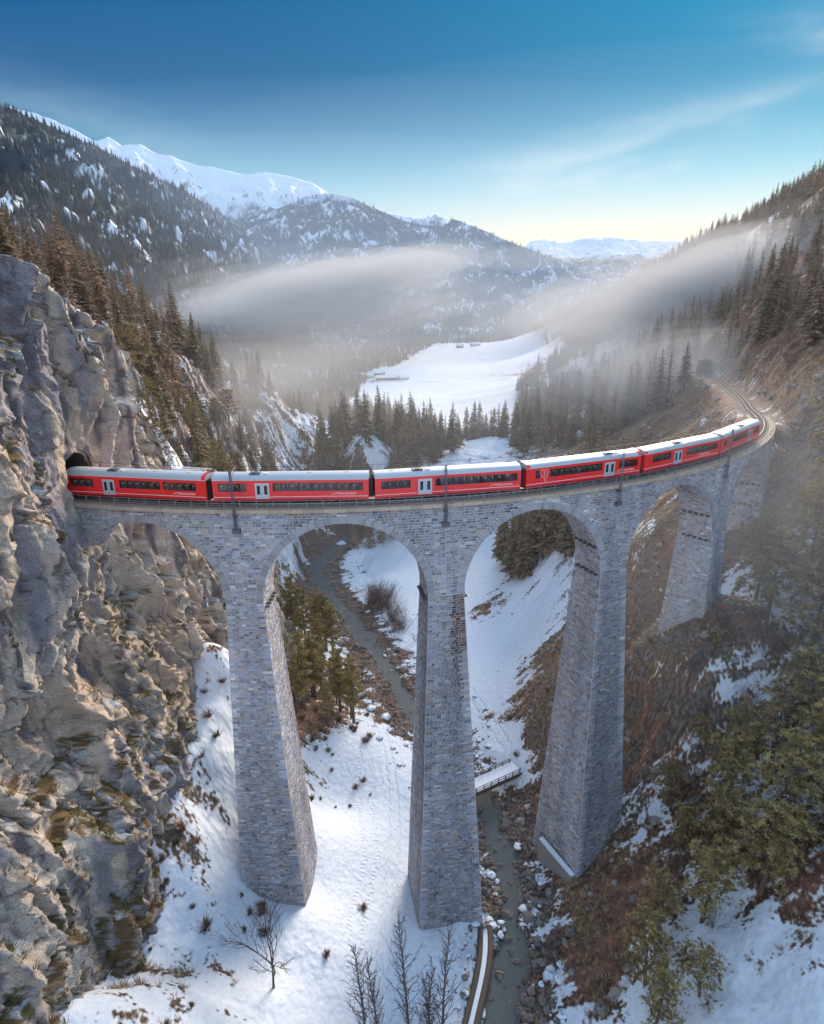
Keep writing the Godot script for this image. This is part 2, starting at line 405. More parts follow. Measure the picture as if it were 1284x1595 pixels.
func sheet(called: String, b: Rect2, st: float, m: Material, hole: Rect2, drop: float) -> void:
	var nc := int(b.size.x / st) + 1
	var nr := int(b.size.y / st) + 1
	var p := PackedVector3Array(); p.resize(nc * nr)
	var u := PackedVector2Array(); u.resize(nc * nr)
	var cl := PackedColorArray(); cl.resize(nc * nr); cl.fill(Color.WHITE)
	var skip := PackedByteArray(); skip.resize(nc * nr)
	for j in nr:
		for i in nc:
			var x := b.position.x + i * st
			var z := b.position.y + j * st
			var k := j * nc + i
			var q := Vector2(x, z)
			p[k] = Vector3(x, H(x, z) - (drop if NB.has_point(q) else 0.0), z)
			u[k] = Vector2((x - b.position.x) / b.size.x, (z - b.position.y) / b.size.y)
			skip[k] = 1 if hole.has_point(q) and hole.has_point(q + Vector2(st, st)) else 0
	var bf := Buf.new()
	bf.grid(p, cl, nr, nc, skip, u)
	tag(part(called, bf.mesh(m), self), "", "", "", "structure")

# ---------------------------------------------------------------- the line on its curve
func TP(th: float, r: float, dep: float) -> Vector3:
	return Vector3(AX.x + r * sin(th), 66.0 - 1.42 * th - dep, AX.z + r * cos(th))
func make_path() -> void:
	for i in 72:
		var th := -0.5 + i * 0.025
		path.append(TP(th, 100.0, 0.0))
	for q in [Vector3(83.9, 64.2, -152), Vector3(88.6, 64.15, -163.5), Vector3(94.0, 64.1, -179), Vector3(99.6, 64.0, -195), Vector3(103.6, 63.95, -209), Vector3(106.3, 63.9, -223), Vector3(108.3, 63.9, -238)]:
		path.append(q)

# ---------------------------------------------------------------- sky
const WISPS := [[17.0, 11.6, 9.5, 1.6, 0.16, 0.34], [11.0, 10.9, 6.0, 1.0, 0.05, 0.3], [33.0, 17.2, 6.0, 1.2, -0.12, 0.3], [24.0, 13.6, 9.0, 0.6, 0.10, 0.22], [-24.0, 13.5, 9.0, 1.6, -0.2, 0.14], [15.0, 7.4, 6.0, 0.35, 0.06, 0.3], [62.0, 15.0, 14.0, 1.5, 0.1, 0.3], [-70.0, 18.0, 16.0, 2.0, 0.05, 0.25], [120.0, 22.0, 18.0, 2.0, 0.08, 0.25], [-150.0, 16.0, 18.0, 2.0, -0.06, 0.25]]
func sky_image() -> Image:
	var w := 1024
	var h := 512
	var im := Image.create(w, h, false, Image.FORMAT_RGBF)
	var wf := noise(71, 1.0, 5)
	var wg := noise(72, 1.0, 4)
	for j in h:
		var el := 90.0 - (j + 0.5) / h * 180.0
		for i in w:
			var az := fposmod((i + 0.5) / w * 360.0 + 180.0, 360.0) - 180.0     # 0 is straight ahead, + to the right
			var c := Vector3.ZERO
			var e := maxf(el, 0.0)
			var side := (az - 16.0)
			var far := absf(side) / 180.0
			# blue of the clear sky, deeper with height and to the left, paling towards the glow; brightened overhead and behind as added fill
			var deep := Vector3(0, 0.034, 0.096).lerp(Vector3(0.006, 0.105, 0.185), exp(-pow((az - 40.0) / 36.0, 2.0)))
			deep = deep.lerp(Vector3(0.22, 0.315, 0.455), sstep(0.28, 0.7, far))  # added fill light: sky behind the camera brightened to lift shadows
			deep = deep.lerp(Vector3(0.22, 0.315, 0.455), sstep(25.0, 55.0, e))  # the same added fill overhead, above the view
			var pale := Vector3(0.025, 0.205, 0.29).lerp(Vector3(0.29, 0.345, 0.41), sstep(0.25, 0.65, far))  # low sky behind the camera brightened for the same fill
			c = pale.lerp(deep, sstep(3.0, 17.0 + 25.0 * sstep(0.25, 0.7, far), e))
			var halo := exp(-pow(e / 9.0, 2.0)) * exp(-pow(side / 46.0, 2.0))
			c = c.lerp(Vector3(0.252, 0.386, 0.4), clampf(halo * 0.95, 0, 1))
			var gold := exp(-pow((e - 1.5) / 5.4, 2.0)) * exp(-pow((side + 4.0) / 36.0, 2.0))
			c = c.lerp(Vector3(0.50, 0.40, 0.24), clampf(gold * 1.45, 0, 1))
			# thin wisps, drawn out along the wind
			for q in WISPS:
				var dx: float = az - q[0]
				var dy: float = e - q[1] - dx * q[4]
				if absf(dx) > q[2] * 2.6 or absf(dy) > q[3] * 5.0: continue
				var fray := wf.get_noise_2d(az * 0.05 + q[0], dy * 0.5 - az * 0.02) + 0.5 * wg.get_noise_2d(az * 0.2, e * 1.2)
				var veil := exp(-pow(dx / q[2], 2.0)) * exp(-pow(dy / q[3] + fray * 1.3, 2.0)) * clampf(0.65 + fray, 0.0, 1.2)
				c = c.lerp(Vector3(0.30, 0.32, 0.325), clampf(veil * q[5] * 1.2, 0.0, 1.0))
			if el < 0.0:
				c = c.lerp(Vector3(0.445, 0.498, 0.552), sstep(0.0, 4.0, -el))
			im.set_pixel(i, j, Color(c.x, c.y, c.z))
	return im

# ---------------------------------------------------------------- the gorge wall with the tunnel mouth
func poly(xs: Array, ys: Array, x: float) -> float:
	if x <= xs[0]: return ys[0]
	for i in xs.size() - 1:
		if x <= xs[i + 1]:
			var t: float = (x - xs[i]) / (xs[i + 1] - xs[i])
			t = t * t * (3.0 - 2.0 * t) * 0.5 + t * 0.5
			return lerpf(ys[i], ys[i + 1], t)
	return ys[-1]
func cracks() -> NoiseTexture2D:
	var t := NoiseTexture2D.new()
	t.width = 1024; t.height = 1024; t.seamless = true
	var f := noise(62, 0.014, 5, true)
	f.domain_warp_enabled = true
	f.domain_warp_amplitude = 25.0
	t.noise = f
	var g := Gradient.new()
	g.set_color(0, Color(1, 1, 1)); g.set_color(1, Color(0, 0, 0))
	g.add_point(0.55, Color(0.75, 0.75, 0.75)); g.add_point(0.8, Color(0.35, 0.35, 0.35))
	t.color_ramp = g
	return t
func rock_grain() -> NoiseTexture2D:
	var t := NoiseTexture2D.new()
	t.width = 1024; t.height = 1024; t.seamless = true
	var f := noise(61, 0.012, 6)
	f.fractal_gain = 0.68
	f.domain_warp_enabled = true
	f.domain_warp_amplitude = 40.0
	t.noise = f
	var g := Gradient.new()
	g.set_color(0, Color(0.55, 0.55, 0.59)); g.set_color(1, Color(1, 1, 1))
	g.add_point(0.34, Color(0.78, 0.78, 0.80)); g.add_point(0.46, Color(0.94, 0.93, 0.92)); g.add_point(0.62, Color(1, 0.99, 0.97))
	t.color_ramp = g
	return t
func cliff() -> void:
	var tufts := []
	var r1 := noise(21, 0.04, 3, true)
	var r2 := noise(22, 0.11, 3, true)
	var c1 := noise(28, 0.085, 1)
	c1.noise_type = FastNoiseLite.TYPE_CELLULAR
	c1.cellular_return_type = FastNoiseLite.RETURN_CELL_VALUE
	c1.fractal_type = FastNoiseLite.FRACTAL_NONE
	c1.cellular_jitter = 0.9
	var c3: FastNoiseLite = c1.duplicate()
	c3.seed = 31
	c3.frequency = 0.55
	var c2: FastNoiseLite = c1.duplicate()
	c2.seed = 29
	c2.frequency = 0.23
	var r3 := noise(23, 0.33, 4)
	var big := noise(24, 0.028, 2)
	var st1 := noise(25, 0.10, 4)
	var st2 := noise(26, 0.05, 4)
	var st3 := noise(27, 0.45, 3)
	var zs := [-172.0, -150.0, -138.0, -125.0, -110.0, -100.0, -95.0, -80.0, -66.0, -55.0, -38.0, -14.0]
	var top := [30.0, 42.0, 52.0, 57.0, 60.0, 66.0, 82.0, 90.0, 95.0, 98.0, 101.0, 105.0]
	var nc := 640
	var nr := 450
	var fold := 34
	var p := PackedVector3Array(); p.resize(nc * nr)
	var cl := PackedColorArray(); cl.resize(nc * nr)
	var skip := PackedByteArray(); skip.resize(nc * nr)
	var base := PackedVector3Array(); base.resize(nc * nr)
	var disp := PackedFloat32Array(); disp.resize(nc * nr)
	for j in nr:
		for i in nc:
			var z := lerpf(-172.0, -14.0, i / float(nc - 1))
			var cr := poly(zs, top, z)
			var v := minf(j / float(nr - 1 - fold), 1.0)
			var y := lerpf(-6.0, cr, v)
			var x := poly([-6.0, 15.0, 27.0, 36.0, 46.0, 58.0, 70.0, 90.0, 105.0], [-30.0, -32.0, -34.5, -38.5, -40.5, -41.3, -41.6, -41.8, -43.0], y)
			if z < -86.0:
				x -= sstep(-86.0, -112.0, z) * 2.2
				x -= sstep(-128.0, -172.0, z) * 9.0
			if z > -56.0:
				x -= sstep(-56.0, -30.0, z) * 2.0 * sstep(30.0, 60.0, y)
			var back := 0.0
			if j > nr - 1 - fold:
				back = (j - (nr - 1 - fold)) * 0.42
			var near_hole := sstep(3.0, 13.0, Vector2(z + 73.6, y - 68.5).length())
			var wz := z + big.get_noise_2d(y, x + z * 0.3) * 5.0
			var wy := y + r3.get_noise_2d(z * 0.5, y * 0.5) * 2.5
			var d := (r1.get_noise_3d(x, y * 0.42, wz) - 0.1) * 1.9 + big.get_noise_3d(x, y * 1.3, z) * 2.4
			# blocks between joints: each stands out by its own amount
			d += c1.get_noise_3d(wy * 0.75, wz, x * 0.3) * 1.35 + c2.get_noise_3d(wy * 0.8, wz, x * 0.3) * 0.75
			d += c3.get_noise_3d(wy, wz, x * 0.3) * 0.34
			d += r2.get_noise_2d(wz, y * 0.16) * 1.5
			d *= lerpf(0.12, 1.0, near_hole)
			# ledges: the wall steps outward below overhung bands
			var band := sin(y * 0.34 + big.get_noise_2d(z * 1.6, y) * 8.0)
			d += sstep(0.1, 0.9, band) * 0.8 * near_hole
			d += r3.get_noise_3d(x * 1.2, y, z) * 0.6
			base[j * nc + i] = Vector3(x - back, y + r3.get_noise_3d(z, x, y) * 0.6 * near_hole + back * 0.10, z + r3.get_noise_3d(y, z, x) * 0.6 * near_hole)
			disp[j * nc + i] = d
			var inside: bool = absf(z + 73.7) < 2.55 and y > 65.6 and (y < 69.8 or Vector2(z + 73.7, y - 69.6).length() < 2.55)
			skip[j * nc + i] = 1 if inside else 0
	for k in nr * nc:
		p[k] = base[k] + Vector3(disp[k], 0, 0)
	for j in nr:
		for i in nc:
			var k := j * nc + i
			var a := p[k]
			var dr := p[mini(j + 3, nr - 1) * nc + i] - p[maxi(j - 3, 0) * nc + i]
			var dc := p[j * nc + mini(i + 3, nc - 1)] - p[j * nc + maxi(i - 3, 0)]
			var nn := dr.cross(dc).normalized()
			var t := st2.get_noise_3d(a.x, a.y * 0.8, a.z) + 0.35 * st1.get_noise_3d(a.x * 2.0, a.y * 0.22, a.z * 2.0)
			# pale limestone, warm where freshly broken
			var col := Color(0.78, 0.64, 0.51).lerp(Color(0.84, 0.77, 0.68), sstep(-0.3, 0.35, t))
			# grey blue weathering in streaks that run down the face
			var w := st1.get_noise_3d(a.x * 2.2, a.y * 0.16 + 40.0, a.z * 2.2) + 0.55 * st2.get_noise_3d(a.z, a.y * 0.7, a.x)
			w += sstep(64.0, 88.0, a.y) * 0.36 + sstep(42.0, 30.0, a.y) * 0.04 - sstep(-74.0, -82.0, a.z) * 0.22
			col = col.lerp(Color(0.40, 0.39, 0.46), sstep(0.05, 0.30, w) * 0.85)
			var dk := st1.get_noise_3d(a.z * 3.3, a.y * 0.2, a.x * 3.0)
			col = col.lerp(Color(0.20, 0.19, 0.23), sstep(0.14, 0.40, dk) * 0.85)
			col = col * (1.0 + 0.28 * st3.get_noise_3d(a.x, a.y, a.z))
			# dry grass on what is flat enough, snow on the flattest of it
			var gr := nn.y + st3.get_noise_3d(a.z, a.y, a.x) * 0.30 + st2.get_noise_3d(a.y, a.z, a.x) * 0.35 + sstep(45.0, 24.0, a.y) * 0.12 - sstep(-74.0, -82.0, a.z) * 0.16 - sstep(52.0, 66.0, a.y) * 0.08
			col = col.lerp(Color(0.27, 0.175, 0.08).lerp(Color(0.17, 0.14, 0.055), clampf(st1.get_noise_3d(a.z, a.y, 5.0) * 2.0 + 0.4, 0, 1)), sstep(0.50, 0.62, gr))
			var sn := nn.y + st1.get_noise_3d(a.x, a.y, a.z) * 0.32 + st3.get_noise_3d(a.x, a.z, a.y) * 0.14
			col = col.lerp(Color(0.66, 0.71, 0.78), sstep(0.72, 0.80, sn))
			col.a = 1.0
			cl[k] = col
			if gr > 0.44 and sn < 0.74 and rng.randf() < 0.10:
				var s := rf(0.6, 1.5)
				tufts.append(Transform3D(Basis(Vector3.UP, rf(0, TAU)).scaled(Vector3(s, s, s)), a))
	var m := vmat(0.93)
	m.uv1_triplanar = true
	m.uv1_world_triplanar = true
	m.uv1_scale = Vector3(0.3, 0.3, 0.3)
	m.albedo_texture = rock_grain()
	m.heightmap_enabled = true
	m.heightmap_texture = cracks()
	m.heightmap_scale = 34.0
	var b := Buf.new()
	b.grid(p, cl, nr, nc, skip)
	var o := thing("rock_cliff")
	part("rock_face", b.mesh(m), o)
	for k in 3:
		many("ledge_grass", tuft(16, 0.8, [Color(0.19, 0.12, 0.05), Color(0.13, 0.115, 0.04), Color(0.10, 0.10, 0.03)][k], 0.7), tufts.slice(tufts.size() * k / 3, tufts.size() * (k + 1) / 3), [], o)
	# the bore behind the mouth, and a ring of cut stones round it
	var tb := Buf.new()
	var tp := PackedVector3Array()
	var ang := [Vector2(-2.5, -0.6), Vector2(-2.5, 2.0), Vector2(-2.45, 4.0)]
	for k in range(1, 8):
		var an := PI - k * PI / 8.0
		ang.append(Vector2(cos(an) * 2.45, 4.0 + sin(an) * 2.2))
	ang.append(Vector2(2.45, 4.0)); ang.append(Vector2(2.5, 2.0)); ang.append(Vector2(2.5, -0.6))
	for s in 8:
		var th := -0.256 - s * 0.03
		for q in ang:
			tp.append(TP(th, 100.0 - q.x, -q.y))
	var tc := PackedColorArray(); tc.resize(tp.size()); tc.fill(Color(0.10, 0.095, 0.09))
	tb.grid(tp, tc, 8, ang.size())
	part("tunnel_bore", tb.mesh(vmat()), o)
	tag(o, "towering pale and grey limestone cliff with the tunnel mouth that takes the train", "cliff")

# ---------------------------------------------------------------- mountains
func along(pts: Array, t: float) -> Vector3:
	var f := t * (pts.size() - 1)
	var i := mini(int(f), pts.size() - 2)
	return pts[i].lerp(pts[i + 1], f - i)
func mountain(called: String, ridge: Array, foot: Array, nr: int, nc: int, amp: float, sd: int, style: int, jag: float, back: float) -> Array:
	var a1 := noise(sd, 1.0, 5, true)
	var a2 := noise(sd + 1, 1.0, 5)
	var span: float = (ridge[-1] - ridge[0]).length()
	var f := 7.0 / span
	var p := PackedVector3Array(); p.resize((nr + 8) * nc)
	var cl := PackedColorArray(); cl.resize((nr + 8) * nc)
	var hi := -1e9
	var lo := 1e9
	for q in ridge: hi = maxf(hi, q.y)
	for q in foot: lo = minf(lo, q.y)
	for j in nr + 8:
		for i in nc:
			var u := i / float(nc - 1)
			var a := along(ridge, u)
			var b := along(foot, u)
			var q: Vector3
			if j < 8:
				q = a + Vector3(0, -0.55, -1.0) * back * (8 - j) / 8.0
			else:
				var t := (j - 8) / float(nr - 1)
				q = a.lerp(b, t)
				q.y = lerpf(a.y, b.y, pow(t, 0.86))
			var tt := clampf((j - 8) / float(nr - 1), 0.0, 1.0)
			var w := amp * (0.20 * jag + sstep(0.0, 0.16, tt) * (1.0 - 0.75 * tt))
			var d := (a1.get_noise_2d(q.x * f + 0.35 * q.y * f, q.z * f * 0.6) - 0.15) * w + a2.get_noise_2d(q.x * f * 5.0, q.z * f * 5.0) * w * 0.22
			q.y += d
			p[j * nc + i] = q
	for j in nr + 8:
		for i in nc:
			var k := j * nc + i
			var q := p[k]
			var dr := p[mini(j + 1, nr + 7) * nc + i] - p[maxi(j - 1, 0) * nc + i]
			var dc := p[j * nc + mini(i + 1, nc - 1)] - p[j * nc + maxi(i - 1, 0)]
			var nn := dr.cross(dc).normalized()
			var e := (q.y - lo) / (hi - lo)
			var s1 := a2.get_noise_3d(q.x * f * 2.2, q.y * f * 2.2, q.z * f * 2.2)
			var s2 := a2.get_noise_3d(q.x * f * 14.0, q.y * f * 9.0, q.z * f * 14.0)
			var forest := Color(0.030, 0.040, 0.050)
			var snow := Color(0.66, 0.71, 0.78)
			var rock := Color(0.115, 0.11, 0.125)
			var col := snow
			if style == 0:        # forested slope with clearings of snow
				var s := s1 * 0.9 + s2 * 0.85 - 0.20 - absf(e - 0.42) * 0.35
				col = forest.lerp(snow, sstep(-0.02, 0.22, s))
			elif style == 1:      # snow above the tree line, bare ribs of rock
				var s := s1 * 0.6 + s2 * 0.75 + (1.0 - nn.y) * 1.3 - 0.84
				col = snow.lerp(rock, sstep(0.0, 0.22, s))
				col = col.lerp(forest, sstep(0.44, 0.30, e + s1 * 0.22 + s2 * 0.1))
			elif style == 2:      # dark wooded hill
				col = forest.lerp(snow, sstep(0.22, 0.4, s1 * 0.5 + s2 * 0.8))
			else:                 # wooded shoulder with a white top
				var s := s1 * 0.9 + s2 * 0.9 - 0.17
				col = forest.lerp(snow, sstep(0.0, 0.24, s))
				col = col.lerp(snow.lerp(rock, sstep(0.1, 0.3, s2)), sstep(0.86, 0.97, e + s1 * 0.1) * 0.7)
			cl[k] = col
	var bf := Buf.new()
	bf.grid(p, cl, nr + 8, nc)
	tag(part(called, bf.mesh(vmat(0.95)), self), "", "", "", "structure")
	return [p, cl, nc, nr + 8]
func wood_on(m: Array, proto: Mesh, count: int, size: float, called: String, label: String) -> void:
	var p: PackedVector3Array = m[0]
	var cl: PackedColorArray = m[1]
	var nc: int = m[2]
	var nr: int = m[3]
	var at := []
	var tint := []
	var tries := 0
	while at.size() < count and tries < count * 8:
		tries += 1
		var j := rng.randi_range(7, nr - 2)
		var i := rng.randi_range(0, nc - 2)
		var k := j * nc + i
		if cl[k].r > 0.30 and rng.randf() > 0.06: continue
		var u := rng.randf()
		var v := rng.randf()
		var q: Vector3 = p[k].lerp(p[k + 1], u).lerp(p[k + nc].lerp(p[k + nc + 1], u), v)
		var s := size * rf(0.6, 1.25)
		at.append(Transform3D(Basis(Vector3.UP, rf(0, TAU)).scaled(Vector3(s, s * rf(0.9, 1.2), s)), q - Vector3(0, s * 0.05, 0)))
		var g := rf(0.7, 1.3)
		tint.append(Color(0.034 * g, 0.042 * g, 0.042 * g))
	var o := many(called, proto, at, tint, self)
	tag(o, label, "forest", "", "stuff")

# ---------------------------------------------------------------- the viaduct
const CROWN := 1.85        # depth of the arch crown below the deck's edge
const RV := 10.2           # radius of an arch
const RING := 0.9
func rfront(d: float) -> float: return 102.1 + 0.0552 * maxf(d, 0.0)
func rback(d: float) -> float: return 97.9 - 0.0552 * maxf(d, 0.0)
func half_pier(d: float) -> float: return 1.776 + 0.0448 * d
func stone_meshes(m: Material) -> Array:
	var out := []
	for k in 5:
		var b := Buf.new()
		var a := [Vector3(-0.5, -0.5, 0), Vector3(-0.5, 0.5, 0), Vector3(0.5, 0.5, 0), Vector3(0.5, -0.5, 0)]
		var f := []
		for q in a:
			f.append(Vector3(q.x * rf(0.86, 0.95), q.y * rf(0.78, 0.92), rf(0.75, 1.15)))
		var mid := Vector3(rf(-0.15, 0.15), rf(-0.12, 0.12), rf(1.05, 1.35))
		for i in 4:
			var j := (i + 1) % 4
			b.quad(a[i], a[j], f[j], f[i])
			b.tri(f[i], f[j], mid)
		out.append(b.mesh(m))
	return out
func grey_stone(rust: float) -> Color:
	var g := rf(0.22, 0.40)
	var q := rng.randf()
	var c := Color(g * 0.96, g * 0.985, g * 1.15)
	if q < 0.16: c = Color(g * 1.18, g * 0.98, g * 0.86)
	elif q < 0.26: c = Color(g * 0.62, g * 0.62, g * 0.70)
	elif q < 0.36: c = Color(g * 1.4, g * 1.36, g * 1.34)
	if rust > 0.0:
		c = c.lerp(Color(0.13, 0.06, 0.045) * rf(0.6, 1.3), rust)
	return c
class Stones:
	var at := []
	var tint := []
	func _init() -> void:
		for k in 5:
			at.append([]); tint.append([])
func lay(s: Stones, p: Vector3, t: Vector3, u: Vector3, o: Vector3, w: float, h: float, rust := 0.0, pale := 1.0) -> void:
	var k := rng.randi_range(0, 4)
	s.at[k].append(Transform3D(Basis(t * (w - 0.062), u * (h - 0.058), o * rf(0.035, 0.085)), p))
	var wear := 1.0 + g1.get_noise_3d(p.x * 2.0, p.y * 0.5, p.z * 2.0) * 0.55 + g2.get_noise_3d(p.x * 1.6, p.y * 0.12, p.z * 1.6) * 0.45
	s.tint[k].append(grey_stone(rust) * clampf(wear, 0.55, 1.5) * pale)
func set_stones(s: Stones, ms: Array, parent: Node) -> void:
	for k in 5:
		if s.at[k].size():
			many("stonework", ms[k], s.at[k], s.tint[k], parent)
func row_front(s: Stones, th0: float, th1: float, d: float, h: float, rust_at := 99.0, quoin := 0.0) -> void:
	# one course of stones on the outer face between two angles, middle of the course at depth d
	var r := rfront(d)
	var a := th0
	while a < th1 - 0.0008:
		var w := rf(0.38, 0.85)
		var left := (th1 - a) * r
		var pale := 1.0
		if quoin > 0.0:
			# larger dressed stones bind the corners
			if a == th0:
				w = quoin; pale = 1.22
			elif left < quoin + 0.3:
				w = left; pale = 1.22
			elif left - w < quoin:
				w = maxf(left - quoin, 0.3)
		elif left - w < 0.4: w = left
		var m := a + w * 0.5 / r
		var o := Vector3(sin(m), 0.0552, cos(m)).normalized()
		var t := Vector3(cos(m), 0, -sin(m))
		var p := TP(m, r, d)
		var rust := 0.0
		if rust_at < 50.0:
			var dx := (m - rust_at) * r - 1.55
			var prof := sstep(7.0, 9.5, d) * (1.0 - sstep(19.0, 30.0, d))
			var half := 0.25 + 0.6 * sstep(7.0, 12.0, d) * (1.0 - sstep(17.0, 28.0, d)) + rf(-0.25, 0.25)
			rust = (1.0 if absf(dx) < half else 0.0) * prof * rf(0.6, 1.0)
		lay(s, p, t, t.cross(o) * -1.0, o, w, h, rust, pale)
		a += w / r
func row_side(s: Stones, th: float, sg: float, d: float, h: float) -> void:
	# one course on a pier's side face; sg +1 is the face towards larger angles
	var r := rback(d)
	var r1 := rfront(d)
	while r < r1 - 0.05:
		var w := rf(0.38, 0.85)
		if r1 - r - w < 0.4: w = r1 - r
		var off := sg * half_pier(d) / 102.1
		var m := th + off
		var o := (Vector3(cos(m), 0, -sin(m)) * sg + Vector3(0, 0.0448, 0)).normalized()
		var t := Vector3(sin(m), 0, cos(m)) * (-sg)
		lay(s, TP(m, r + w * 0.5, d), t, o.cross(t), o, w, h)
		r += w
func viaduct() -> void:
	var v := thing("stone_viaduct", Vector3.ZERO)
	tag(v, "tall curved grey stone railway viaduct with round arches crossing the gorge", "viaduct")
	var mortar := mat(0.58, 0.55, 0.55, 0.95)
	mortar.uv1_triplanar = true
	mortar.uv1_scale = Vector3(0.5, 0.5, 0.5)
	mortar.heightmap_enabled = true
	mortar.heightmap_texture = bumps(8, 0.05)
	mortar.heightmap_scale = 5.0
	var sm := mat(1, 1, 1, 0.9)
	sm.vertex_color_use_as_albedo = true
	sm.uv1_triplanar = true
	sm.uv1_scale = Vector3(1.3, 1.3, 1.3)
	sm.heightmap_enabled = true
	sm.heightmap_texture = bumps(9, 0.05)
	sm.heightmap_scale = 3.0
	var ms := stone_meshes(sm)
	var dark := mat(0.085, 0.075, 0.075, 0.9)
	var bottoms := [30.0, 0.0, -5.0, -3.0, 22.0, 38.0]
	var dc := CROWN + RV
	# piers
	for k in 6:
		var th := PIER0 + STEP * k
		var db: float = 66.0 - 1.42 * th - bottoms[k]
		var o := Node3D.new(); o.name = "pier"; v.add_child(o, true)
		var b := Buf.new()
		var n := 6
		for i in n:
			var d0 := lerpf(dc, db, i / float(n))
			var d1 := lerpf(dc, db, (i + 1) / float(n))
			var a0 := half_pier(d0) / 102.1
			var a1 := half_pier(d1) / 102.1
			b.quad(TP(th - a1, rfront(d1), d1), TP(th - a0, rfront(d0), d0), TP(th + a0, rfront(d0), d0), TP(th + a1, rfront(d1), d1))
			b.quad(TP(th + a1, rback(d1), d1), TP(th + a0, rback(d0), d0), TP(th - a0, rback(d0), d0), TP(th - a1, rback(d1), d1))
			b.quad(TP(th + a1, rfront(d1), d1), TP(th + a0, rfront(d0), d0), TP(th + a0, rback(d0), d0), TP(th + a1, rback(d1), d1))
			b.quad(TP(th - a1, rback(d1), d1), TP(th - a0, rback(d0), d0), TP(th - a0, rfront(d0), d0), TP(th - a1, rfront(d1), d1))
		part("core", b.mesh(mortar), o)
		var s := Stones.new()
		var d := dc
		var course := 0
		while d < db:
			var h := rf(0.29, 0.39)
			var a := half_pier(d + h * 0.5) / 102.1
			row_front(s, th - a, th + a, d + h * 0.5, h, th if k == 2 else 99.0, 1.05 if course % 2 else 0.62)
			course += 1
			row_side(s, th, 1.0, d + h * 0.5, h)
			row_side(s, th, -1.0, d + h * 0.5, h)
			d += h
		set_stones(s, ms, o)
		# stone brackets left in rows across the pier's inner faces
		for sg in [-1.0, 1.0]:
			for row in 2:
				var dd := dc + 0.6 if row == 0 else dc - 3.6
				for i in 5:
					var off: float = half_pier(dd) / 102.1 if row == 0 else STEP * 0.5 - sqrt(RV * RV - pow(dc - dd, 2.0)) / 102.1
					var bb := Buf.new()
					var r := 98.3 + i * 0.95
					var m: float = th + sg * off
					bb.box(Transform3D(Basis(Vector3(cos(m), 0, -sin(m)), Vector3.UP, Vector3(sin(m), 0, cos(m))), Vector3.ZERO), Vector3(1.1, 0.26, 0.42))
					if row == 1 and k < 3: continue
					part("bracket_stone", bb.mesh(dark), o, Transform3D(Basis(), TP(m, r, dd)))
	# spandrels, soffits and rings
	var vous := []
	for k in 3:
		var b := Buf.new()
		var h0 := 0.53 * (RV + 0.03) / (RV + RING * 0.5) * 0.5 - 0.02
		var h1 := 0.53 * (RV + RING) / (RV + RING * 0.5) * 0.5 - 0.02
		var f := rf(0.06, 0.10)
		var p := [Vector3(-h0, 0.0, 0), Vector3(-h1, RING, 0), Vector3(h1, RING, 0), Vector3(h0, 0.0, 0)]
		var q := [Vector3(-h0 + 0.02, 0.03, f), Vector3(-h1 + 0.03, RING - 0.04, f), Vector3(h1 - 0.03, RING - 0.03, f + rf(-0.02, 0.02)), Vector3(h0 - 0.02, 0.02, f)]
		b.quad(q[0], q[1], q[2], q[3])
		for i in 4:
			var j := (i + 1) % 4
			b.quad(p[i] - Vector3(0, 0, 0.2), p[j] - Vector3(0, 0, 0.2), q[j], q[i])
		vous.append(b)
	var vm := []
	for g in [0.25, 0.30, 0.34]:
		var m := mat(g, g * 0.99, g * 1.06, 0.9)
		vm.append(m)
	for i in 5:
		var t0 := PIER0 + STEP * i
		var tc := t0 + STEP * 0.5
		var o := Node3D.new(); o.name = "arch"; v.add_child(o, true)
		var b := Buf.new()
		var n := 72
		var edge := func(a: float) -> float:
			var sx := absf(a) * 102.1
			return dc if sx >= RV else dc - sqrt(maxf(RV * RV - sx * sx, 0.0))
		var as_ := []
		var aspan := RV / 102.1
		as_.append(-STEP * 0.5)
		for q in n + 1:
			as_.append(-aspan * cos(PI * q / n))
		as_.append(STEP * 0.5)
		for q in as_.size() - 1:
			var a0: float = as_[q]
			var a1: float = as_[q + 1]
			var e0: float = edge.call(a0)
			var e1: float = edge.call(a1)
			var x0 := tc + a0
			var x1 := tc + a1
			# depths below the sloping deck edge
			b.quad(TP(x0, rfront(e0), e0), TP(x0, 102.1, 0), TP(x1, 102.1, 0), TP(x1, rfront(e1), e1))
			b.quad(TP(x1, rback(e1), e1), TP(x1, 97.9, 0), TP(x0, 97.9, 0), TP(x0, rback(e0), e0))
			if q > 0 and q < as_.size() - 2:
				b.quad(TP(x0, rback(e0), e0), TP(x0, rfront(e0), e0), TP(x1, rfront(e1), e1), TP(x1, rback(e1), e1))
		part("spandrel_wall", b.mesh(mortar), o)
		var s := Stones.new()
		var d := 0.42
		while d < dc:
			var h := rf(0.29, 0.39)
			if d + h > dc: h = dc - d
			if h < 0.15: break
			var m := d + h * 0.5
			var re := RV + RING + 0.02
			if dc - m >= re:
				row_front(s, t0, t0 + STEP, m, h)
			else:
				var hw := sqrt(re * re - pow(dc - m, 2.0)) / 102.1
				hw = minf(hw, STEP * 0.5 - 0.006)
				row_front(s, t0, tc - hw, m, h)
				row_front(s, tc + hw, t0 + STEP, m, h)
			d += h
		# the soffit, laid in courses along the vault
		var ph := 0.02
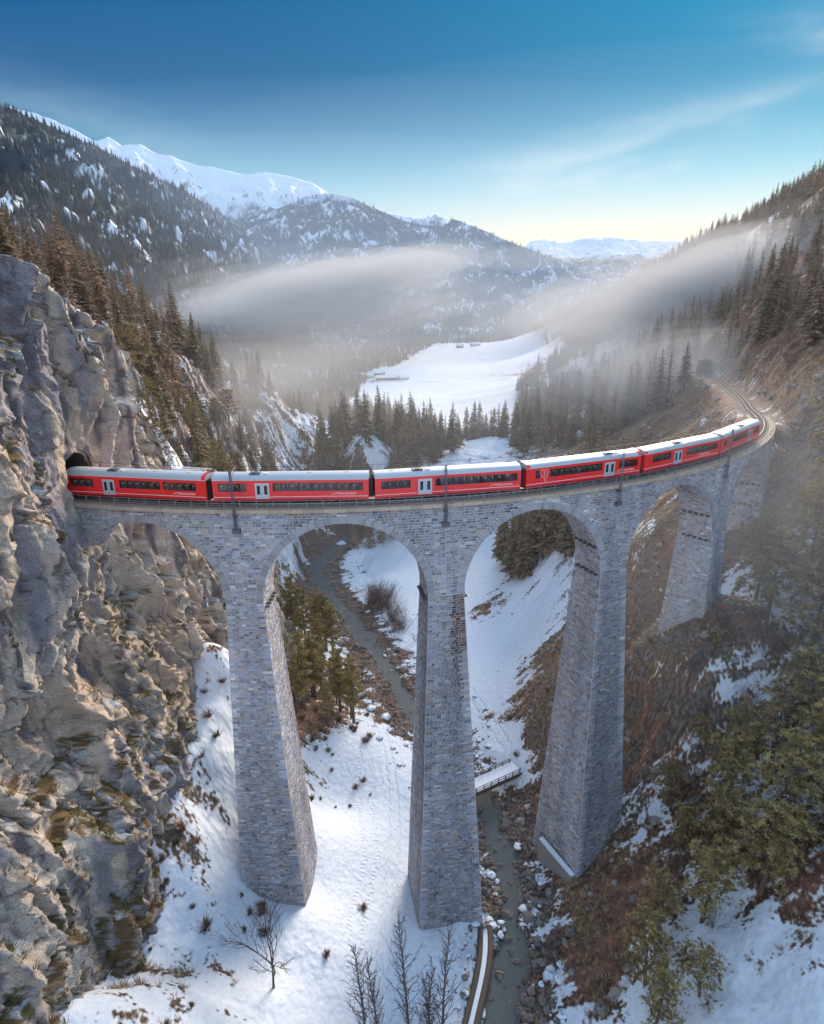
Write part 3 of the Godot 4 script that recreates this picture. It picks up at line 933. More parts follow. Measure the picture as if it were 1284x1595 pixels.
		while ph < PI - 0.02:
			var dphi := rf(0.36, 0.5) / RV
			var pm := ph + dphi * 0.5
			var a := -aspan * cos(pm)
			var dd := dc - RV * sin(pm)
			var m := tc + a
			var tang := Vector3(cos(m), 0, -sin(m))
			var inw := (tang * cos(pm) - Vector3.UP * sin(pm)).normalized()
			var cross := (tang * sin(pm) + Vector3.UP * cos(pm)).normalized()
			var r := rback(dd)
			while r < rfront(dd) - 0.1:
				var w := rf(0.4, 0.85)
				if rfront(dd) - r - w < 0.35: w = rfront(dd) - r
				var rad := Vector3(sin(m), 0, cos(m))
				lay(s, TP(m, r + w * 0.5, dd), rad, inw.cross(rad), inw, w, dphi * RV)
				r += w
			ph += dphi
		set_stones(s, ms, o)
		var ring := Node3D.new(); ring.name = "arch_ring"; v.add_child(ring, true)
		var nv := int(PI * (RV + RING * 0.5) / 0.53)
		for q in nv:
			var phi := PI * (q + 0.5) / nv
			var a := -aspan * cos(phi)
			var dd := dc - RV * sin(phi)
			var m := tc + a
			var out := Vector3(sin(m), 0.0552, cos(m)).normalized()
			var tang := Vector3(cos(m), 0, -sin(m))
			var up := (tang * -cos(phi) + Vector3.UP * sin(phi)).normalized()
			up = (up - out * up.dot(out)).normalized()
			var kk := rng.randi_range(0, 2)
			var bf: Buf = vous[kk]
			var me := ring_mesh(bf, vm[rng.randi_range(0, 2)], kk)
			part("voussoir", me, ring, Transform3D(Basis(up.cross(out), up, out), TP(m, rfront(dd), dd)))
	# the masonry wing that leads on to the hillside
	var ab := Buf.new()
	var t1 := PIER0 + STEP * 5
	for q in 12:
		var x0 := t1 + q * 0.03
		var x1 := t1 + (q + 1) * 0.03
		ab.quad(TP(x0, rfront(24), 24), TP(x0, 102.1, 0), TP(x1, 102.1, 0), TP(x1, rfront(24), 24))
		ab.quad(TP(x1, rback(18), 18), TP(x1, 97.9, 0), TP(x0, 97.9, 0), TP(x0, rback(18), 18))
	var wing := Node3D.new(); wing.name = "wing_wall"; v.add_child(wing, true)
	part("core", ab.mesh(mortar), wing)
	var sw := Stones.new()
	var dw := 0.42
	while dw < 22.0:
		var h := rf(0.29, 0.39)
		row_front(sw, t1, t1 + 0.34, dw + h * 0.5, h)
		dw += h
	set_stones(sw, ms, wing)
	# coping slabs and the gravel walk behind them
	var cop := []
	for k in 3:
		var b := Buf.new()
		b.box(Transform3D(), Vector3(1.27 + rf(-0.02, 0.01), 0.40, 0.72))
		cop.append(b.mesh(mat([0.42, 0.47, 0.38][k], [0.345, 0.385, 0.315][k], [0.255, 0.29, 0.24][k], 0.9)))
	var aa := -0.36
	while aa < 1.19:
		var m := aa + 0.0063
		var t := Vector3(cos(m), -0.0142, -sin(m)).normalized()
		var o := Vector3(sin(m), 0, cos(m))
		part("coping_slab", cop[rng.randi_range(0, 2)], v, Transform3D(Basis(t, o.cross(t), o), TP(m, 102.1 + rf(-0.012, 0.012), 0.19 + rf(-0.012, 0.012))))
		aa += 1.29 / 102.1
	var db2 := Buf.new()
	for q in 62:
		var x0 := -0.40 + q * 0.026
		var x1 := x0 + 0.026
		db2.quad(TP(x0, 101.9, -0.05), TP(x0, 97.8, -0.05), TP(x1, 97.8, -0.05), TP(x1, 101.9, -0.05))
		db2.quad(TP(x1, 97.8, 0.45), TP(x1, 97.8, -0.05), TP(x0, 97.8, -0.05), TP(x0, 97.8, 0.45))
	var walk := mat(0.44, 0.345, 0.245, 0.95)
	walk.heightmap_enabled = true
	walk.uv1_triplanar = true
	walk.heightmap_texture = bumps(14, 0.1)
	walk.heightmap_scale = 6.0
	part("gravel_walk", db2.mesh(walk), v)
	# snow-covered footings of the third pier
	var th3 := PIER0 + STEP * 3
	for sg in [-1.0, 0.0]:
		var fb := Buf.new()
		var base := 2.0 if sg < 0 else 1.5
		var o3 := Vector3(sin(th3), 0, cos(th3))
		var t3 := Vector3(cos(th3), 0, -sin(th3))
		if sg < 0:
			fb.box(Transform3D(Basis(t3, Vector3.UP, o3), AX + o3 * 101.4 - t3 * 5.35 + Vector3(0, base - 1.8, 0)), Vector3(1.0, 4.2, 8.5))
		else:
			fb.box(Transform3D(Basis(t3, Vector3(0, 1, 0), o3).rotated(o3, 0.72), AX + o3 * 106.3 + t3 * 0.3 + Vector3(0, 3.2, 0)), Vector3(12.5, 1.2, 0.9))
		part("footing", fb.mesh(mat(0.26, 0.24, 0.23, 0.9)), v)
		var sb := Buf.new()
		if sg < 0:
			sb.box(Transform3D(Basis(t3, Vector3.UP, o3), AX + o3 * 101.4 - t3 * 5.4 + Vector3(0, base + 0.52, 0)), Vector3(0.8, 0.22, 8.2))
		else:
			sb.box(Transform3D(Basis(t3, Vector3(0, 1, 0), o3).rotated(o3, 0.72), AX + o3 * 106.35 + t3 * 0.3 + Vector3(-0.58, 3.72, -0.3)), Vector3(12.2, 0.2, 0.75))
		part("snow_cap", sb.mesh(mat(0.64, 0.69, 0.76, 0.8)), v)
var ring_cache := {}
func ring_mesh(b: Buf, m: Material, k: int) -> ArrayMesh:
	var key := [m, k]
	if not ring_cache.has(key):
		ring_cache[key] = b.mesh(m)
	return ring_cache[key]

# ---------------------------------------------------------------- rails, masts, railing
func frame_at(i: int) -> Basis:
	var a: Vector3 = path[maxi(i - 1, 0)]
	var b: Vector3 = path[mini(i + 1, path.size() - 1)]
	var t := (b - a).normalized()
	var s := Vector3.UP.cross(t).normalized()     # to the inside of the curve, left of the way to the right
	return Basis(t, t.cross(s) * -1.0, s)
func sweep(b: Buf, prof: Array, col := Color.WHITE) -> void:
	# prof: (sideways, up) points of an open strip, swept along the line
	var p := PackedVector3Array()
	var cl := PackedColorArray()
	var from := 8
	for i in range(from, path.size()):
		var f := frame_at(i)
		for q in prof:
			p.append(path[i] + f.z * q.x + Vector3.UP * q.y)
			cl.append(col)
	b.grid(p, cl, path.size() - from, prof.size())
func railway() -> void:
	var o := thing("railway_track")
	tag(o, "single railway track curving over the viaduct to a tunnel in the far hillside", "", "", "structure")
	var bb := Buf.new()
	sweep(bb, [Vector2(-1.9, -0.3), Vector2(-1.25, 0.12), Vector2(1.25, 0.12), Vector2(1.9, -0.3)])
	var bm := mat(0.17, 0.15, 0.135, 0.95)
	bm.uv1_triplanar = true
	bm.heightmap_enabled = true
	bm.heightmap_texture = bumps(15, 0.12)
	bm.heightmap_scale = 8.0
	tag(part("ballast", bb.mesh(bm), o), "", "", "", "stuff")
	var rm := mat(0.30, 0.27, 0.25, 0.35, 0.6)
	for s in [-0.5, 0.5]:
		var rb := Buf.new()
		sweep(rb, [Vector2(s - 0.05, 0.13), Vector2(s - 0.035, 0.31), Vector2(s + 0.035, 0.31), Vector2(s + 0.05, 0.13)])
		part("rail", rb.mesh(rm), o)
	var sb := Buf.new()
	sb.box(Transform3D(), Vector3(0.24, 0.14, 1.9))
	var at := []
	for i in range(8, path.size() - 1):
		var f := frame_at(i)
		var len: float = (path[i + 1] - path[i]).length()
		var m := int(len / 0.65)
		for k in m:
			at.append(Transform3D(Basis(f.x, Vector3.UP, -f.z), path[i].lerp(path[i + 1], k / float(m)) + Vector3.UP * 0.14))
	many("sleepers", sb.mesh(mat(0.14, 0.11, 0.09, 0.9)), at, [], o)
	# railing on the outer edge
	var steel := mat(0.24, 0.25, 0.28, 0.6, 0.3)
	var ra := thing("deck_railing")
	tag(ra, "thin grey steel railing along the outer edge of the viaduct deck", "railing")
	var pm := BoxMesh.new(); pm.size = Vector3(0.07, 1.15, 0.07); pm.material = steel
	var n := 76
	for k in n:
		var th := -0.27 + k * 0.0192
		part("post", pm, ra, Transform3D(Basis(Vector3.UP, th), TP(th, 102.22, -0.58)))
	for y in [0.55, 1.12]:
		var p := []
		var r := []
		for k in 120:
			p.append(TP(-0.28 + k * 0.0125, 102.22, -y)); r.append(0.028)
		var tb := Buf.new()
		tb.tube(p, r, 5)
		part("rail_bar", tb.mesh(steel), ra)
	# catenary masts on brackets outside the parapet
	var labels := ["grey catenary mast above the leftmost tall pier, before the second red carriage", "grey catenary mast above the central pier, before the third red carriage", "grey catenary mast above the pier right of the centre, before the fourth carriage", "slim grey catenary mast farthest along the curve, before the last carriage"]
	for k in 4:
		var th := PIER0 + STEP * (k + 1)
		var m := thing("catenary_mast", TP(th, 102.62, 2.4))
		m.rotation.y = th
		tag(m, labels[k], "mast", "masts that carry the overhead wire")
		var b := Buf.new()
		for x in [-0.12, 0.12]:
			for z in [-0.12, 0.12]:
				b.tube([Vector3(x, 0, z), Vector3(x * 0.8, 7.4, z * 0.8)], [0.045, 0.04], 4)
		for q in 14:
			var y0 := 0.2 + q * 0.51
			var sx := 1.0 if q % 2 else -1.0
			for z in [-0.12, 0.12]:
				b.tube([Vector3(-0.12 * sx, y0, z), Vector3(0.12 * sx, y0 + 0.51, z)], [0.022, 0.022], 3)
			for x in [-0.12, 0.12]:
				b.tube([Vector3(x, y0, -0.12 * sx), Vector3(x, y0 + 0.51, 0.12 * sx)], [0.022, 0.022], 3)
		var gm := mat(0.15, 0.16, 0.19, 0.6, 0.3)
		part("lattice_post", b.mesh(gm), m)
		var fb := Buf.new()
		fb.box(Transform3D(Basis(), Vector3(0, -0.15, -0.2)), Vector3(0.9, 0.5, 0.8))
		fb.box(Transform3D(Basis(), Vector3(0, 1.6, -0.3)), Vector3(0.5, 0.2, 0.7))
		part("bracket", fb.mesh(mat(0.12, 0.11, 0.12, 0.8)), m)
		var ar := Buf.new()
		ar.tube([Vector3(0, 6.9, 0), Vector3(0, 7.3, -2.7)], [0.04, 0.03], 5)
		ar.tube([Vector3(0, 6.0, 0), Vector3(0, 7.2, -2.2)], [0.03, 0.03], 5)
		part("cantilever_arm", ar.mesh(gm), m)
	var wp := []
	var wr := []
	for k in 100:
		wp.append(TP(-0.27 + k * 0.0125, 100.0, -4.75)); wr.append(0.022)
	var wb := Buf.new()
	wb.tube(wp, wr, 4)
	tag(part("overhead_wire", wb.mesh(mat(0.05, 0.05, 0.05, 0.5, 0.5)), self), "thin overhead contact wire strung above the train roofs", "wire")
	# tunnel mouth at the far end of the line
	var tp: Vector3 = path[-2]
	var po := thing("tunnel_portal", tp)
	var f := frame_at(path.size() - 2)
	po.basis = Basis(f.z, Vector3.UP, f.x).scaled(Vector3(0.8, 0.8, 0.8))
	var pb := Buf.new()
	for k in 11:
		var an := PI * k / 10.0
		pb.box(Transform3D(Basis(Vector3(0, 0, 1), an), Vector3(cos(an) * 3.0, 3.4 + sin(an) * 3.0, 0)), Vector3(0.9, 1.05, 1.2))
	for sx in [-1.0, 1.0]:
		pb.box(Transform3D(Basis(), Vector3(sx * 3.0, 1.4, 0)), Vector3(0.9, 4.0, 1.2))
	part("stone_front", pb.mesh(mat(0.15, 0.145, 0.145, 0.9)), po)
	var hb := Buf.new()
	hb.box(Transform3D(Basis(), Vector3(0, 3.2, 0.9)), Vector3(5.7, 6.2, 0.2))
	part("painted_bore_shade", hb.mesh(mat(0.012, 0.012, 0.014, 0.95)), po)  # flat near-black panel, painted as the shade inside the tunnel
	tag(po, "small dark tunnel portal at the misty far end of the railway line", "tunnel portal")

# ---------------------------------------------------------------- the train
# A carriage: x along its length (left to right as seen from outside the curve), z outwards, y up from the rail head
func carriage(k: int, layout: Dictionary, label: String) -> void:
	var len := 18.55
	var w := 2.65
	var th0 := -0.0775 + 0.191 * (k - 1)
	var thc := th0 + 0.0955
	var p0 := TP(th0, 100.0, 0)
	var p1 := TP(th0 + 0.191, 100.0, 0)
	var tx := (p1 - p0).normalized()
	var oz := Vector3(sin(thc), 0, cos(thc))
	var c := thing("train_carriage", (p0 + p1) * 0.5 + Vector3(0, 0.31, 0))
	c.basis = Basis(tx, oz.cross(tx), oz)
	tag(c, label, "train carriage", "carriages of the red train")
	var red: Material = TM.red
	var hl := len * 0.5
	var X := func(f: float) -> float: return -hl + f * len
	# body: side walls built round the window and door openings
	var y0 := 0.62
	var ys := 1.62     # window sill
	var yh := 2.62     # window head
	var yt := 2.98     # cant rail
	var hz := w * 0.5
	var opens: Array = layout.open    # [from, to, kind, panes]
	for sg in [1.0, -1.0]:
		var b := Buf.new()
		var add := func(xa: float, xb: float, ya: float, yb: float) -> void:
			if xb - xa > 0.004:
				b.box(Transform3D(Basis(), Vector3((xa + xb) * 0.5, (ya + yb) * 0.5, sg * (hz - 0.05))), Vector3(xb - xa, yb - ya, 0.1))
		add.call(-hl, hl, yh, yt)
		var last := -hl
		for o in opens:
			var xa: float = X.call(o[0])
			var xb: float = X.call(o[1])
			add.call(last, xa, y0, yh)
			if o[2] == "door":
				add.call(xa, xb, y0, 0.70)
			else:
				add.call(xa, xb, y0, ys)
			last = xb
		add.call(last, hl, y0, yh)
		part("side_wall", b.mesh(red), c)
	# ends, floor, roof
	var eb := Buf.new()
	for sx in [-1.0, 1.0]:
		eb.box(Transform3D(Basis(), Vector3(sx * (hl - 0.05), 1.8, 0)), Vector3(0.1, 2.36, w - 0.22))
	part("end_wall", eb.mesh(red), c)
	var fl := Buf.new()
	fl.box(Transform3D(Basis(), Vector3(0, 0.72, 0)), Vector3(len - 0.22, 0.16, w - 0.22))
	fl.box(Transform3D(Basis(), Vector3(0, 2.93, 0)), Vector3(len - 0.22, 0.06, w - 0.22))
	part("floor", fl.mesh(TM.inside), c)
	var prof := []
	for q in 15:
		var an := PI * q / 14.0
		prof.append(Vector2(cos(an) * hz * (1.0 if absf(cos(an)) < 0.97 else 1.0), yt + pow(sin(an), 0.72) * 0.66))
	var rp := PackedVector3Array()
	var rc := PackedColorArray()
	for e in [-hl, -hl + 0.7, hl - 0.7, hl]:
		for q in prof:
			rp.append(Vector3(e, q.y, q.x)); rc.append(Color.WHITE)
	var rb := Buf.new()
	rb.grid(rp, rc, 4, prof.size())
	for e in [-1.0, 1.0]:
		for q in range(1, prof.size() - 1):
			rb.tri(Vector3(e * hl, prof[0].y, prof[0].x), Vector3(e * hl, prof[q].y, prof[q].x), Vector3(e * hl, prof[q + 1].y, prof[q + 1].x))
	var roof := part("roof", rb.mesh(TM.roof), c)
	# gutter line, roof ribs and roof boxes
	var gb := Buf.new()
	for sg in [1.0, -1.0]:
		gb.box(Transform3D(Basis(), Vector3(0, yt + 0.03, sg * (hz + 0.01))), Vector3(len, 0.07, 0.06))
	part("gutter", gb.mesh(TM.gutter), c)
	var hood := Buf.new()
	for e in layout.hood:
		var pr := PackedVector3Array()
		var pc := PackedColorArray()
		for xx in [0.0, 0.55]:
			for q in prof:
				pr.append(Vector3((hl - xx) * e, (q.y - yt) * (1.16 if xx == 0.0 else 1.03) + yt, q.x * 1.012)); pc.append(Color.WHITE)
		var hb := Buf.new()
		hb.grid(pr, pc, 2, prof.size())
		part("end_fairing", hb.mesh(red), c)
	for e in layout.units:
		var ub := Buf.new()
		ub.box(Transform3D(Basis(), Vector3.ZERO), Vector3(1.25, 0.26, 0.8))
		ub.box(Transform3D(Basis(), Vector3(0.0, 0.15, 0)), Vector3(0.5, 0.08, 0.6))
		part("roof_unit", ub.mesh(TM.unit), c, Transform3D(Basis(), Vector3(X.call(e), yt + 0.62, 0.42)))
		var vb := Buf.new()
		vb.box(Transform3D(Basis(), Vector3.ZERO), Vector3(0.55, 0.2, 0.55))
		part("roof_vent", vb.mesh(TM.gutter), c, Transform3D(Basis(), Vector3(X.call(e) + 1.25, yt + 0.60, 0.42)))
	var yb := Buf.new()
	for e in [0.12, 0.34, 0.62, 0.86]:
		yb.box(Transform3D(Basis(), Vector3(X.call(e), yt + 0.665, 0.1)), Vector3(0.55, 0.05, 0.32))
	part("roof_hatch", yb.mesh(TM.hatch), c)
	# stripe and lettering along the bottom
	var sb := Buf.new()
	var last2 := -hl + 0.05
	for o in opens + [[0.997, 0.997, "end", 0]]:
		if o[2] == "window": continue
		var xa: float = X.call(o[0]) - 0.06
		sb.box(Transform3D(Basis(), Vector3((last2 + xa) * 0.5, 0.93, hz + 0.004)), Vector3(xa - last2, 0.055, 0.012))
		last2 = X.call(o[1]) + 0.06
	part("white_stripe", sb.mesh(TM.white), c)
	var kb := Buf.new()
	kb.box(Transform3D(Basis(), Vector3(0, 0.5, 0)), Vector3(len - 0.1, 0.26, w - 0.12))
	part("skirt", kb.mesh(TM.skirt), c)
	if layout.text > 0.0:
		var tm := TextMesh.new()
		tm.text = "Rhätische Bahn"
		var fo := SystemFont.new(); fo.font_names = PackedStringArray(["Droid Sans"]); fo.font_italic = true
		tm.font = fo
		tm.font_size = 32
		tm.pixel_size = 0.0105
		tm.depth = 0.01
		tm.material = TM.white
		part("lettering", tm, c, Transform3D(Basis(), Vector3(X.call(layout.text), 1.27, hz + 0.008)))
		var sw := Buf.new()
		for q in 3:
			sw.box(Transform3D(Basis(Vector3.FORWARD, -0.3), Vector3(X.call(layout.text) - 1.62 + q * 0.12, 1.27 + (q - 1) * 0.05, hz + 0.006)), Vector3(0.42, 0.045, 0.01))
		part("emblem", sw.mesh(TM.white), c)
	if layout.get("crest", 0.0) > 0.0:
		var cx: float = X.call(layout.crest)
		var cb := Buf.new()
		var outline := [Vector2(-0.62, 2.62), Vector2(-0.35, 2.75), Vector2(-0.1, 2.55), Vector2(0.12, 2.72), Vector2(0.45, 2.66), Vector2(0.62, 2.35), Vector2(0.4, 2.0), Vector2(0.34, 1.5), Vector2(0.16, 1.05), Vector2(0.0, 1.5), Vector2(-0.3, 1.85), Vector2(-0.6, 2.2), Vector2(-0.62, 2.62)]
		for q in outline.size() - 1:
			cb.tube([Vector3(outline[q].x, outline[q].y, 0), Vector3(outline[q + 1].x, outline[q + 1].y, 0)], [0.022, 0.022], 4)
		for q in [[Vector2(-0.3, 2.4), Vector2(0.3, 2.4)], [Vector2(-0.2, 2.1), Vector2(0.15, 2.2)], [Vector2(0.0, 2.4), Vector2(0.02, 1.6)]]:
			cb.tube([Vector3(q[0].x, q[0].y, 0), Vector3(q[1].x, q[1].y, 0)], [0.018, 0.018], 4)
		part("crest", cb.mesh(TM.white), c, Transform3D(Basis(), Vector3(cx, 0, hz + 0.01)))
	# openings: windows with panes, doors with two leaves
	for o in opens:
		var xa: float = X.call(o[0])
		var xb: float = X.call(o[1])
		for sg in [1.0, -1.0]:
			if o[2] == "window":
				var wn := Node3D.new(); wn.name = "window"; c.add_child(wn, true)
				var n: int = o[3]
				var fr := Buf.new()
				var pw2 := (xb - xa) / n
				for q in n + 1:
					fr.box(Transform3D(Basis(), Vector3(clampf(xa + q * pw2, xa + 0.035, xb - 0.035), (ys + yh) * 0.5, sg * (hz - 0.035))), Vector3(0.09, yh - ys, 0.045))
				fr.box(Transform3D(Basis(), Vector3((xa + xb) * 0.5, ys + 0.03, sg * (hz - 0.037))), Vector3(xb - xa, 0.06, 0.04))
				fr.box(Transform3D(Basis(), Vector3((xa + xb) * 0.5, yh - 0.03, sg * (hz - 0.037))), Vector3(xb - xa, 0.06, 0.04))
				part("frame", fr.mesh(TM.black), wn)
				for q in n:
					var gb2 := Buf.new()
					gb2.box(Transform3D(), Vector3(pw2 - 0.085, yh - ys - 0.115, 0.012))
					part("pane", gb2.mesh(TM.glass), wn, Transform3D(Basis(), Vector3(xa + (q + 0.5) * pw2, (ys + yh) * 0.5, sg * (hz - 0.045))))
			elif o[2] == "door":
				var dn := Node3D.new(); dn.name = "door"; c.add_child(dn, true)
				for q in 2:
					var lf := Buf.new()
					var lw := (xb - xa) * 0.5
					var cx := xa + lw * (q + 0.5)
					lf.box(Transform3D(Basis(), Vector3(cx, (0.70 + yh + 0.0) * 0.5, sg * (hz - 0.015))), Vector3(lw - 0.03, yh - 0.70, 0.06))
					part("door_leaf", lf.mesh(TM.silver), dn)
					var dg := Buf.new()
					dg.box(Transform3D(Basis(), Vector3(cx, 1.78, sg * (hz + 0.012))), Vector3(lw * 0.44, 1.1, 0.025))
					part("door_window", dg.mesh(TM.dark_glass), dn)
	# seats seen through the glass
	var seat := Buf.new()
	var back := Buf.new()
	var sx := -hl + 1.2
	while sx < hl - 1.0:
		for z in [-0.75, 0.75]:
			seat.box(Transform3D(Basis(), Vector3(sx, 1.2, z)), Vector3(0.5, 0.14, 0.9))
			seat.box(Transform3D(Basis(), Vector3(sx - 0.25, 1.62, z)), Vector3(0.1, 0.9, 0.9))
			back.box(Transform3D(Basis(), Vector3(sx - 0.25, 2.15, z)), Vector3(0.13, 0.24, 0.8))
		sx += 0.93
	part("seats", seat.mesh(TM.seat), c)
	part("head_rests", back.mesh(TM.rest), c)
	# bogies
	for e in [-1.0, 1.0]:
		var bg := Node3D.new(); bg.name = "bogie"; c.add_child(bg, true)
		bg.position = Vector3(e * (hl - 3.0), 0, 0)
		var fr := Buf.new()
		for z in [-0.85, 0.85]:
			fr.box(Transform3D(Basis(), Vector3(0, 0.42, z)), Vector3(2.7, 0.22, 0.16))
		fr.box(Transform3D(Basis(), Vector3(0, 0.42, 0)), Vector3(0.4, 0.2, 1.7))
		part("bogie_frame", fr.mesh(TM.under), bg)
		for xw in [-0.95, 0.95]:
			var wb := Buf.new()
			for z in [-0.55, 0.55]:
				wb.tube([Vector3(xw, 0.34, z - 0.05), Vector3(xw, 0.34, z + 0.05)], [0.34, 0.34], 16)
			wb.tube([Vector3(xw, 0.34, -0.6), Vector3(xw, 0.34, 0.6)], [0.07, 0.07], 8)
			part("wheelset", wb.mesh(TM.under), bg)
	var ug := Buf.new()
	ug.box(Transform3D(Basis(), Vector3(0, 0.28, 0.0)), Vector3(6.2, 0.36, 2.2))
	part("equipment_box", ug.mesh(TM.under), c)
	if k < 5:
		var jb := Buf.new()
		for q in 6:
			jb.box(Transform3D(Basis(), Vector3(hl + 0.05 + q * 0.085, 1.82, 0)), Vector3(0.05, 2.25 if q % 2 else 2.35, 2.1 if q % 2 else 2.25))
		part("gangway_bellows", jb.mesh(TM.black), c)
	else:
		# the rounded end of the train
		var nb := Buf.new()
		var np := PackedVector3Array()
		var ncl := PackedColorArray()
		for e in [[0.0, 1.0], [0.35, 0.95], [0.62, 0.84]]:
			for q in 13:
				var an := PI * q / 12.0
				np.append(Vector3(hl + e[0], 0.6 + (2.4 + pow(sin(an), 0.7) * 0.6) * (1.0 if q > 0 and q < 12 else 0.0) * (0.9 + 0.1 * e[1]), cos(an) * hz * e[1])); ncl.append(Color.WHITE)
		nb.grid(np, ncl, 3, 13)
		part("cab_nose", nb.mesh(red), c)
		var cw := Buf.new()
		cw.box(Transform3D(Basis(), Vector3(hl + 0.6, 2.2, 0)), Vector3(0.08, 0.9, 1.9))
		part("cab_window", cw.mesh(TM.dark_glass), c)
var TM := {}
func train() -> void:
	var paint := func(r: float, g: float, b: float, ro: float) -> StandardMaterial3D:
		var m := mat(r, g, b, ro)
		m.clearcoat_enabled = true
		m.clearcoat = 0.5
		m.clearcoat_roughness = 0.25
		return m
	TM.red = paint.call(0.82, 0.022, 0.022, 0.42)
	TM.roof = mat(0.42, 0.46, 0.50, 0.5, 0.15)
	TM.gutter = mat(0.55, 0.58, 0.62, 0.5)
	TM.unit = mat(0.06, 0.07, 0.09, 0.6)
	TM.hatch = mat(0.55, 0.42, 0.22, 0.7)
	TM.white = mat(0.8, 0.8, 0.8, 0.5)
	TM.skirt = mat(0.30, 0.012, 0.02, 0.5)
	TM.black = mat(0.016, 0.016, 0.019, 0.5)
	TM.silver = mat(0.50, 0.53, 0.57, 0.4, 0.2)
	TM.under = mat(0.025, 0.025, 0.028, 0.8)
	TM.inside = mat(0.55, 0.50, 0.42, 0.8)
	TM.seat = mat(0.09, 0.12, 0.22, 0.9)
	TM.rest = mat(0.75, 0.60, 0.30, 0.9)
	TM.dark_glass = mat(0.02, 0.025, 0.03, 0.08)
	var gl := StandardMaterial3D.new()
	gl.albedo_color = Color(0.03, 0.04, 0.05, 0.22)
	gl.transparency = BaseMaterial3D.TRANSPARENCY_ALPHA
	gl.roughness = 0.05
	TM.glass = gl
	var lay := [
		{"open": [[0.03, 0.20, "window", 3], [0.265, 0.352, "door", 2], [0.39, 0.68, "window", 3], [0.70, 0.93, "window", 3]], "text": 0.86, "units": [0.33], "hood": [1.0]},
		{"open": [[0.035, 0.215, "window", 2], [0.27, 0.362, "door", 2], [0.385, 0.965, "window", 7]], "text": 0.86, "units": [0.27], "hood": []},
		{"open": [[0.04, 0.235, "window", 2], [0.285, 0.38, "door", 2], [0.40, 0.975, "window", 6]], "text": 0.88, "units": [0.29], "hood": []},
		{"open": [[0.075, 0.112, "window", 1], [0.19, 0.645, "window", 5], [0.665, 0.76, "door", 2], [0.80, 0.97, "window", 3]], "text": 0.88, "units": [0.72], "hood": [-1.0, 1.0], "crest": 0.147},
		{"open": [[0.10, 0.325, "window", 3], [0.37, 0.475, "door", 2], [0.53, 0.97, "window", 6]], "text": 0.80, "units": [0.44], "hood": [-1.0]},
		{"open": [[0.05, 0.12, "window", 1], [0.20, 0.63, "window", 5], [0.67, 0.77, "door", 2], [0.81, 0.95, "window", 2]], "text": 0.0, "units": [0.55], "hood": [-1.0]},
	]
	var lab := [
		"red carriage with its rear end inside the dark tunnel mouth in the cliff",
		"second red carriage from the tunnel, with seven joined panes and silver doors",
		"red carriage right above the central tall pier, silver doors near its front third",
		"red carriage with a white outline crest beside its small single window",
		"red carriage between the crested one and the last, on the tighter bend",
		"last red carriage, farthest along the curve near the right-hand hillside",
	]
	for k in 6:
		carriage(k, lay[k], lab[k])

# ---------------------------------------------------------------- trees and shrubs (each prototype is built at its real size, foot at the origin)
var bark: StandardMaterial3D
var leafm: StandardMaterial3D
func spruce(h: float, wide: float, tone: Color, bare: float) -> Array:    # [trunk mesh, crown mesh]
	var t := Buf.new()
	var lean := Vector3(rf(-0.02, 0.02), 0, rf(-0.02, 0.02)) * h
	t.tube([Vector3(0, -1.0, 0), Vector3(0, h * 0.3, 0) + lean * 0.3, Vector3(0, h * 0.98, 0) + lean], [h * 0.016 + 0.05, h * 0.012 + 0.03, 0.02], 6, Color(0.085, 0.065, 0.05))
	var b := Buf.new()
	var y := h * rf(0.08, 0.2)
	while y < h * 0.985:
		var f := 1.0 - y / h
		var r := wide * (pow(f, 0.8) * 0.92 + 0.05) * rf(0.8, 1.1)
		var nb := 6 + int(f * 5.0)
		var a0 := rf(0, TAU)
		for k in nb:
			if rng.randf() < bare * 0.35: continue
			var a := a0 + TAU * k / nb + rf(-0.3, 0.3)
			var rr := r * rf(0.65, 1.18)
			var d := Vector3(cos(a), 0, sin(a))
			var s := Vector3(-sin(a), 0, cos(a))
			var c0 := Vector3(0, y, 0) + lean * (y / h)
			var m := c0 + d * rr * 0.55 + Vector3.UP * rr * rf(-0.22, 0.0)
			var e := c0 + d * rr + Vector3.UP * rr * rf(-0.42, -0.12)
			var wd := rr * rf(0.20, 0.30) * (1.0 - bare * 0.4)
			var g := rf(0.6, 1.35)
			var col := Color(tone.r * g, tone.g * g, tone.b * g)
			var hang := Vector3.UP * wd * 0.55
			b.tri(c0 + Vector3.UP * 0.1, m + s * wd - hang, m + Vector3.UP * 0.05, col)
			b.tri(c0 + Vector3.UP * 0.1, m + Vector3.UP * 0.05, m - s * wd - hang, col)
			b.tri(m + s * wd - hang, e + s * wd * 0.15, m + Vector3.UP * 0.05, col)
			b.tri(m + Vector3.UP * 0.05, e - s * wd * 0.15, m - s * wd - hang, col)
			b.tri(m + Vector3.UP * 0.05, e + s * wd * 0.15, e - s * wd * 0.15, col)
			# twigs that stick out of the outline
			for q in 3:
				var o := c0.lerp(e, rf(0.45, 1.0))
				var tip := o + d * rr * rf(0.02, 0.22) + s * rr * rf(-0.28, 0.28) + Vector3.UP * rr * rf(-0.3, 0.08)
				b.tri(o + Vector3.UP * wd * 0.25, tip, o - Vector3.UP * wd * 0.3, col * rf(0.7, 1.3))
		y += h * rf(0.030, 0.050) * (0.55 + f * 0.6)
	b.tube([Vector3(0, h * 0.9, 0) + lean * 0.9, Vector3(0, h * 1.03, 0) + lean], [0.12, 0.01], 4, tone)
	return [t.mesh(bark), b.mesh(leafm)]
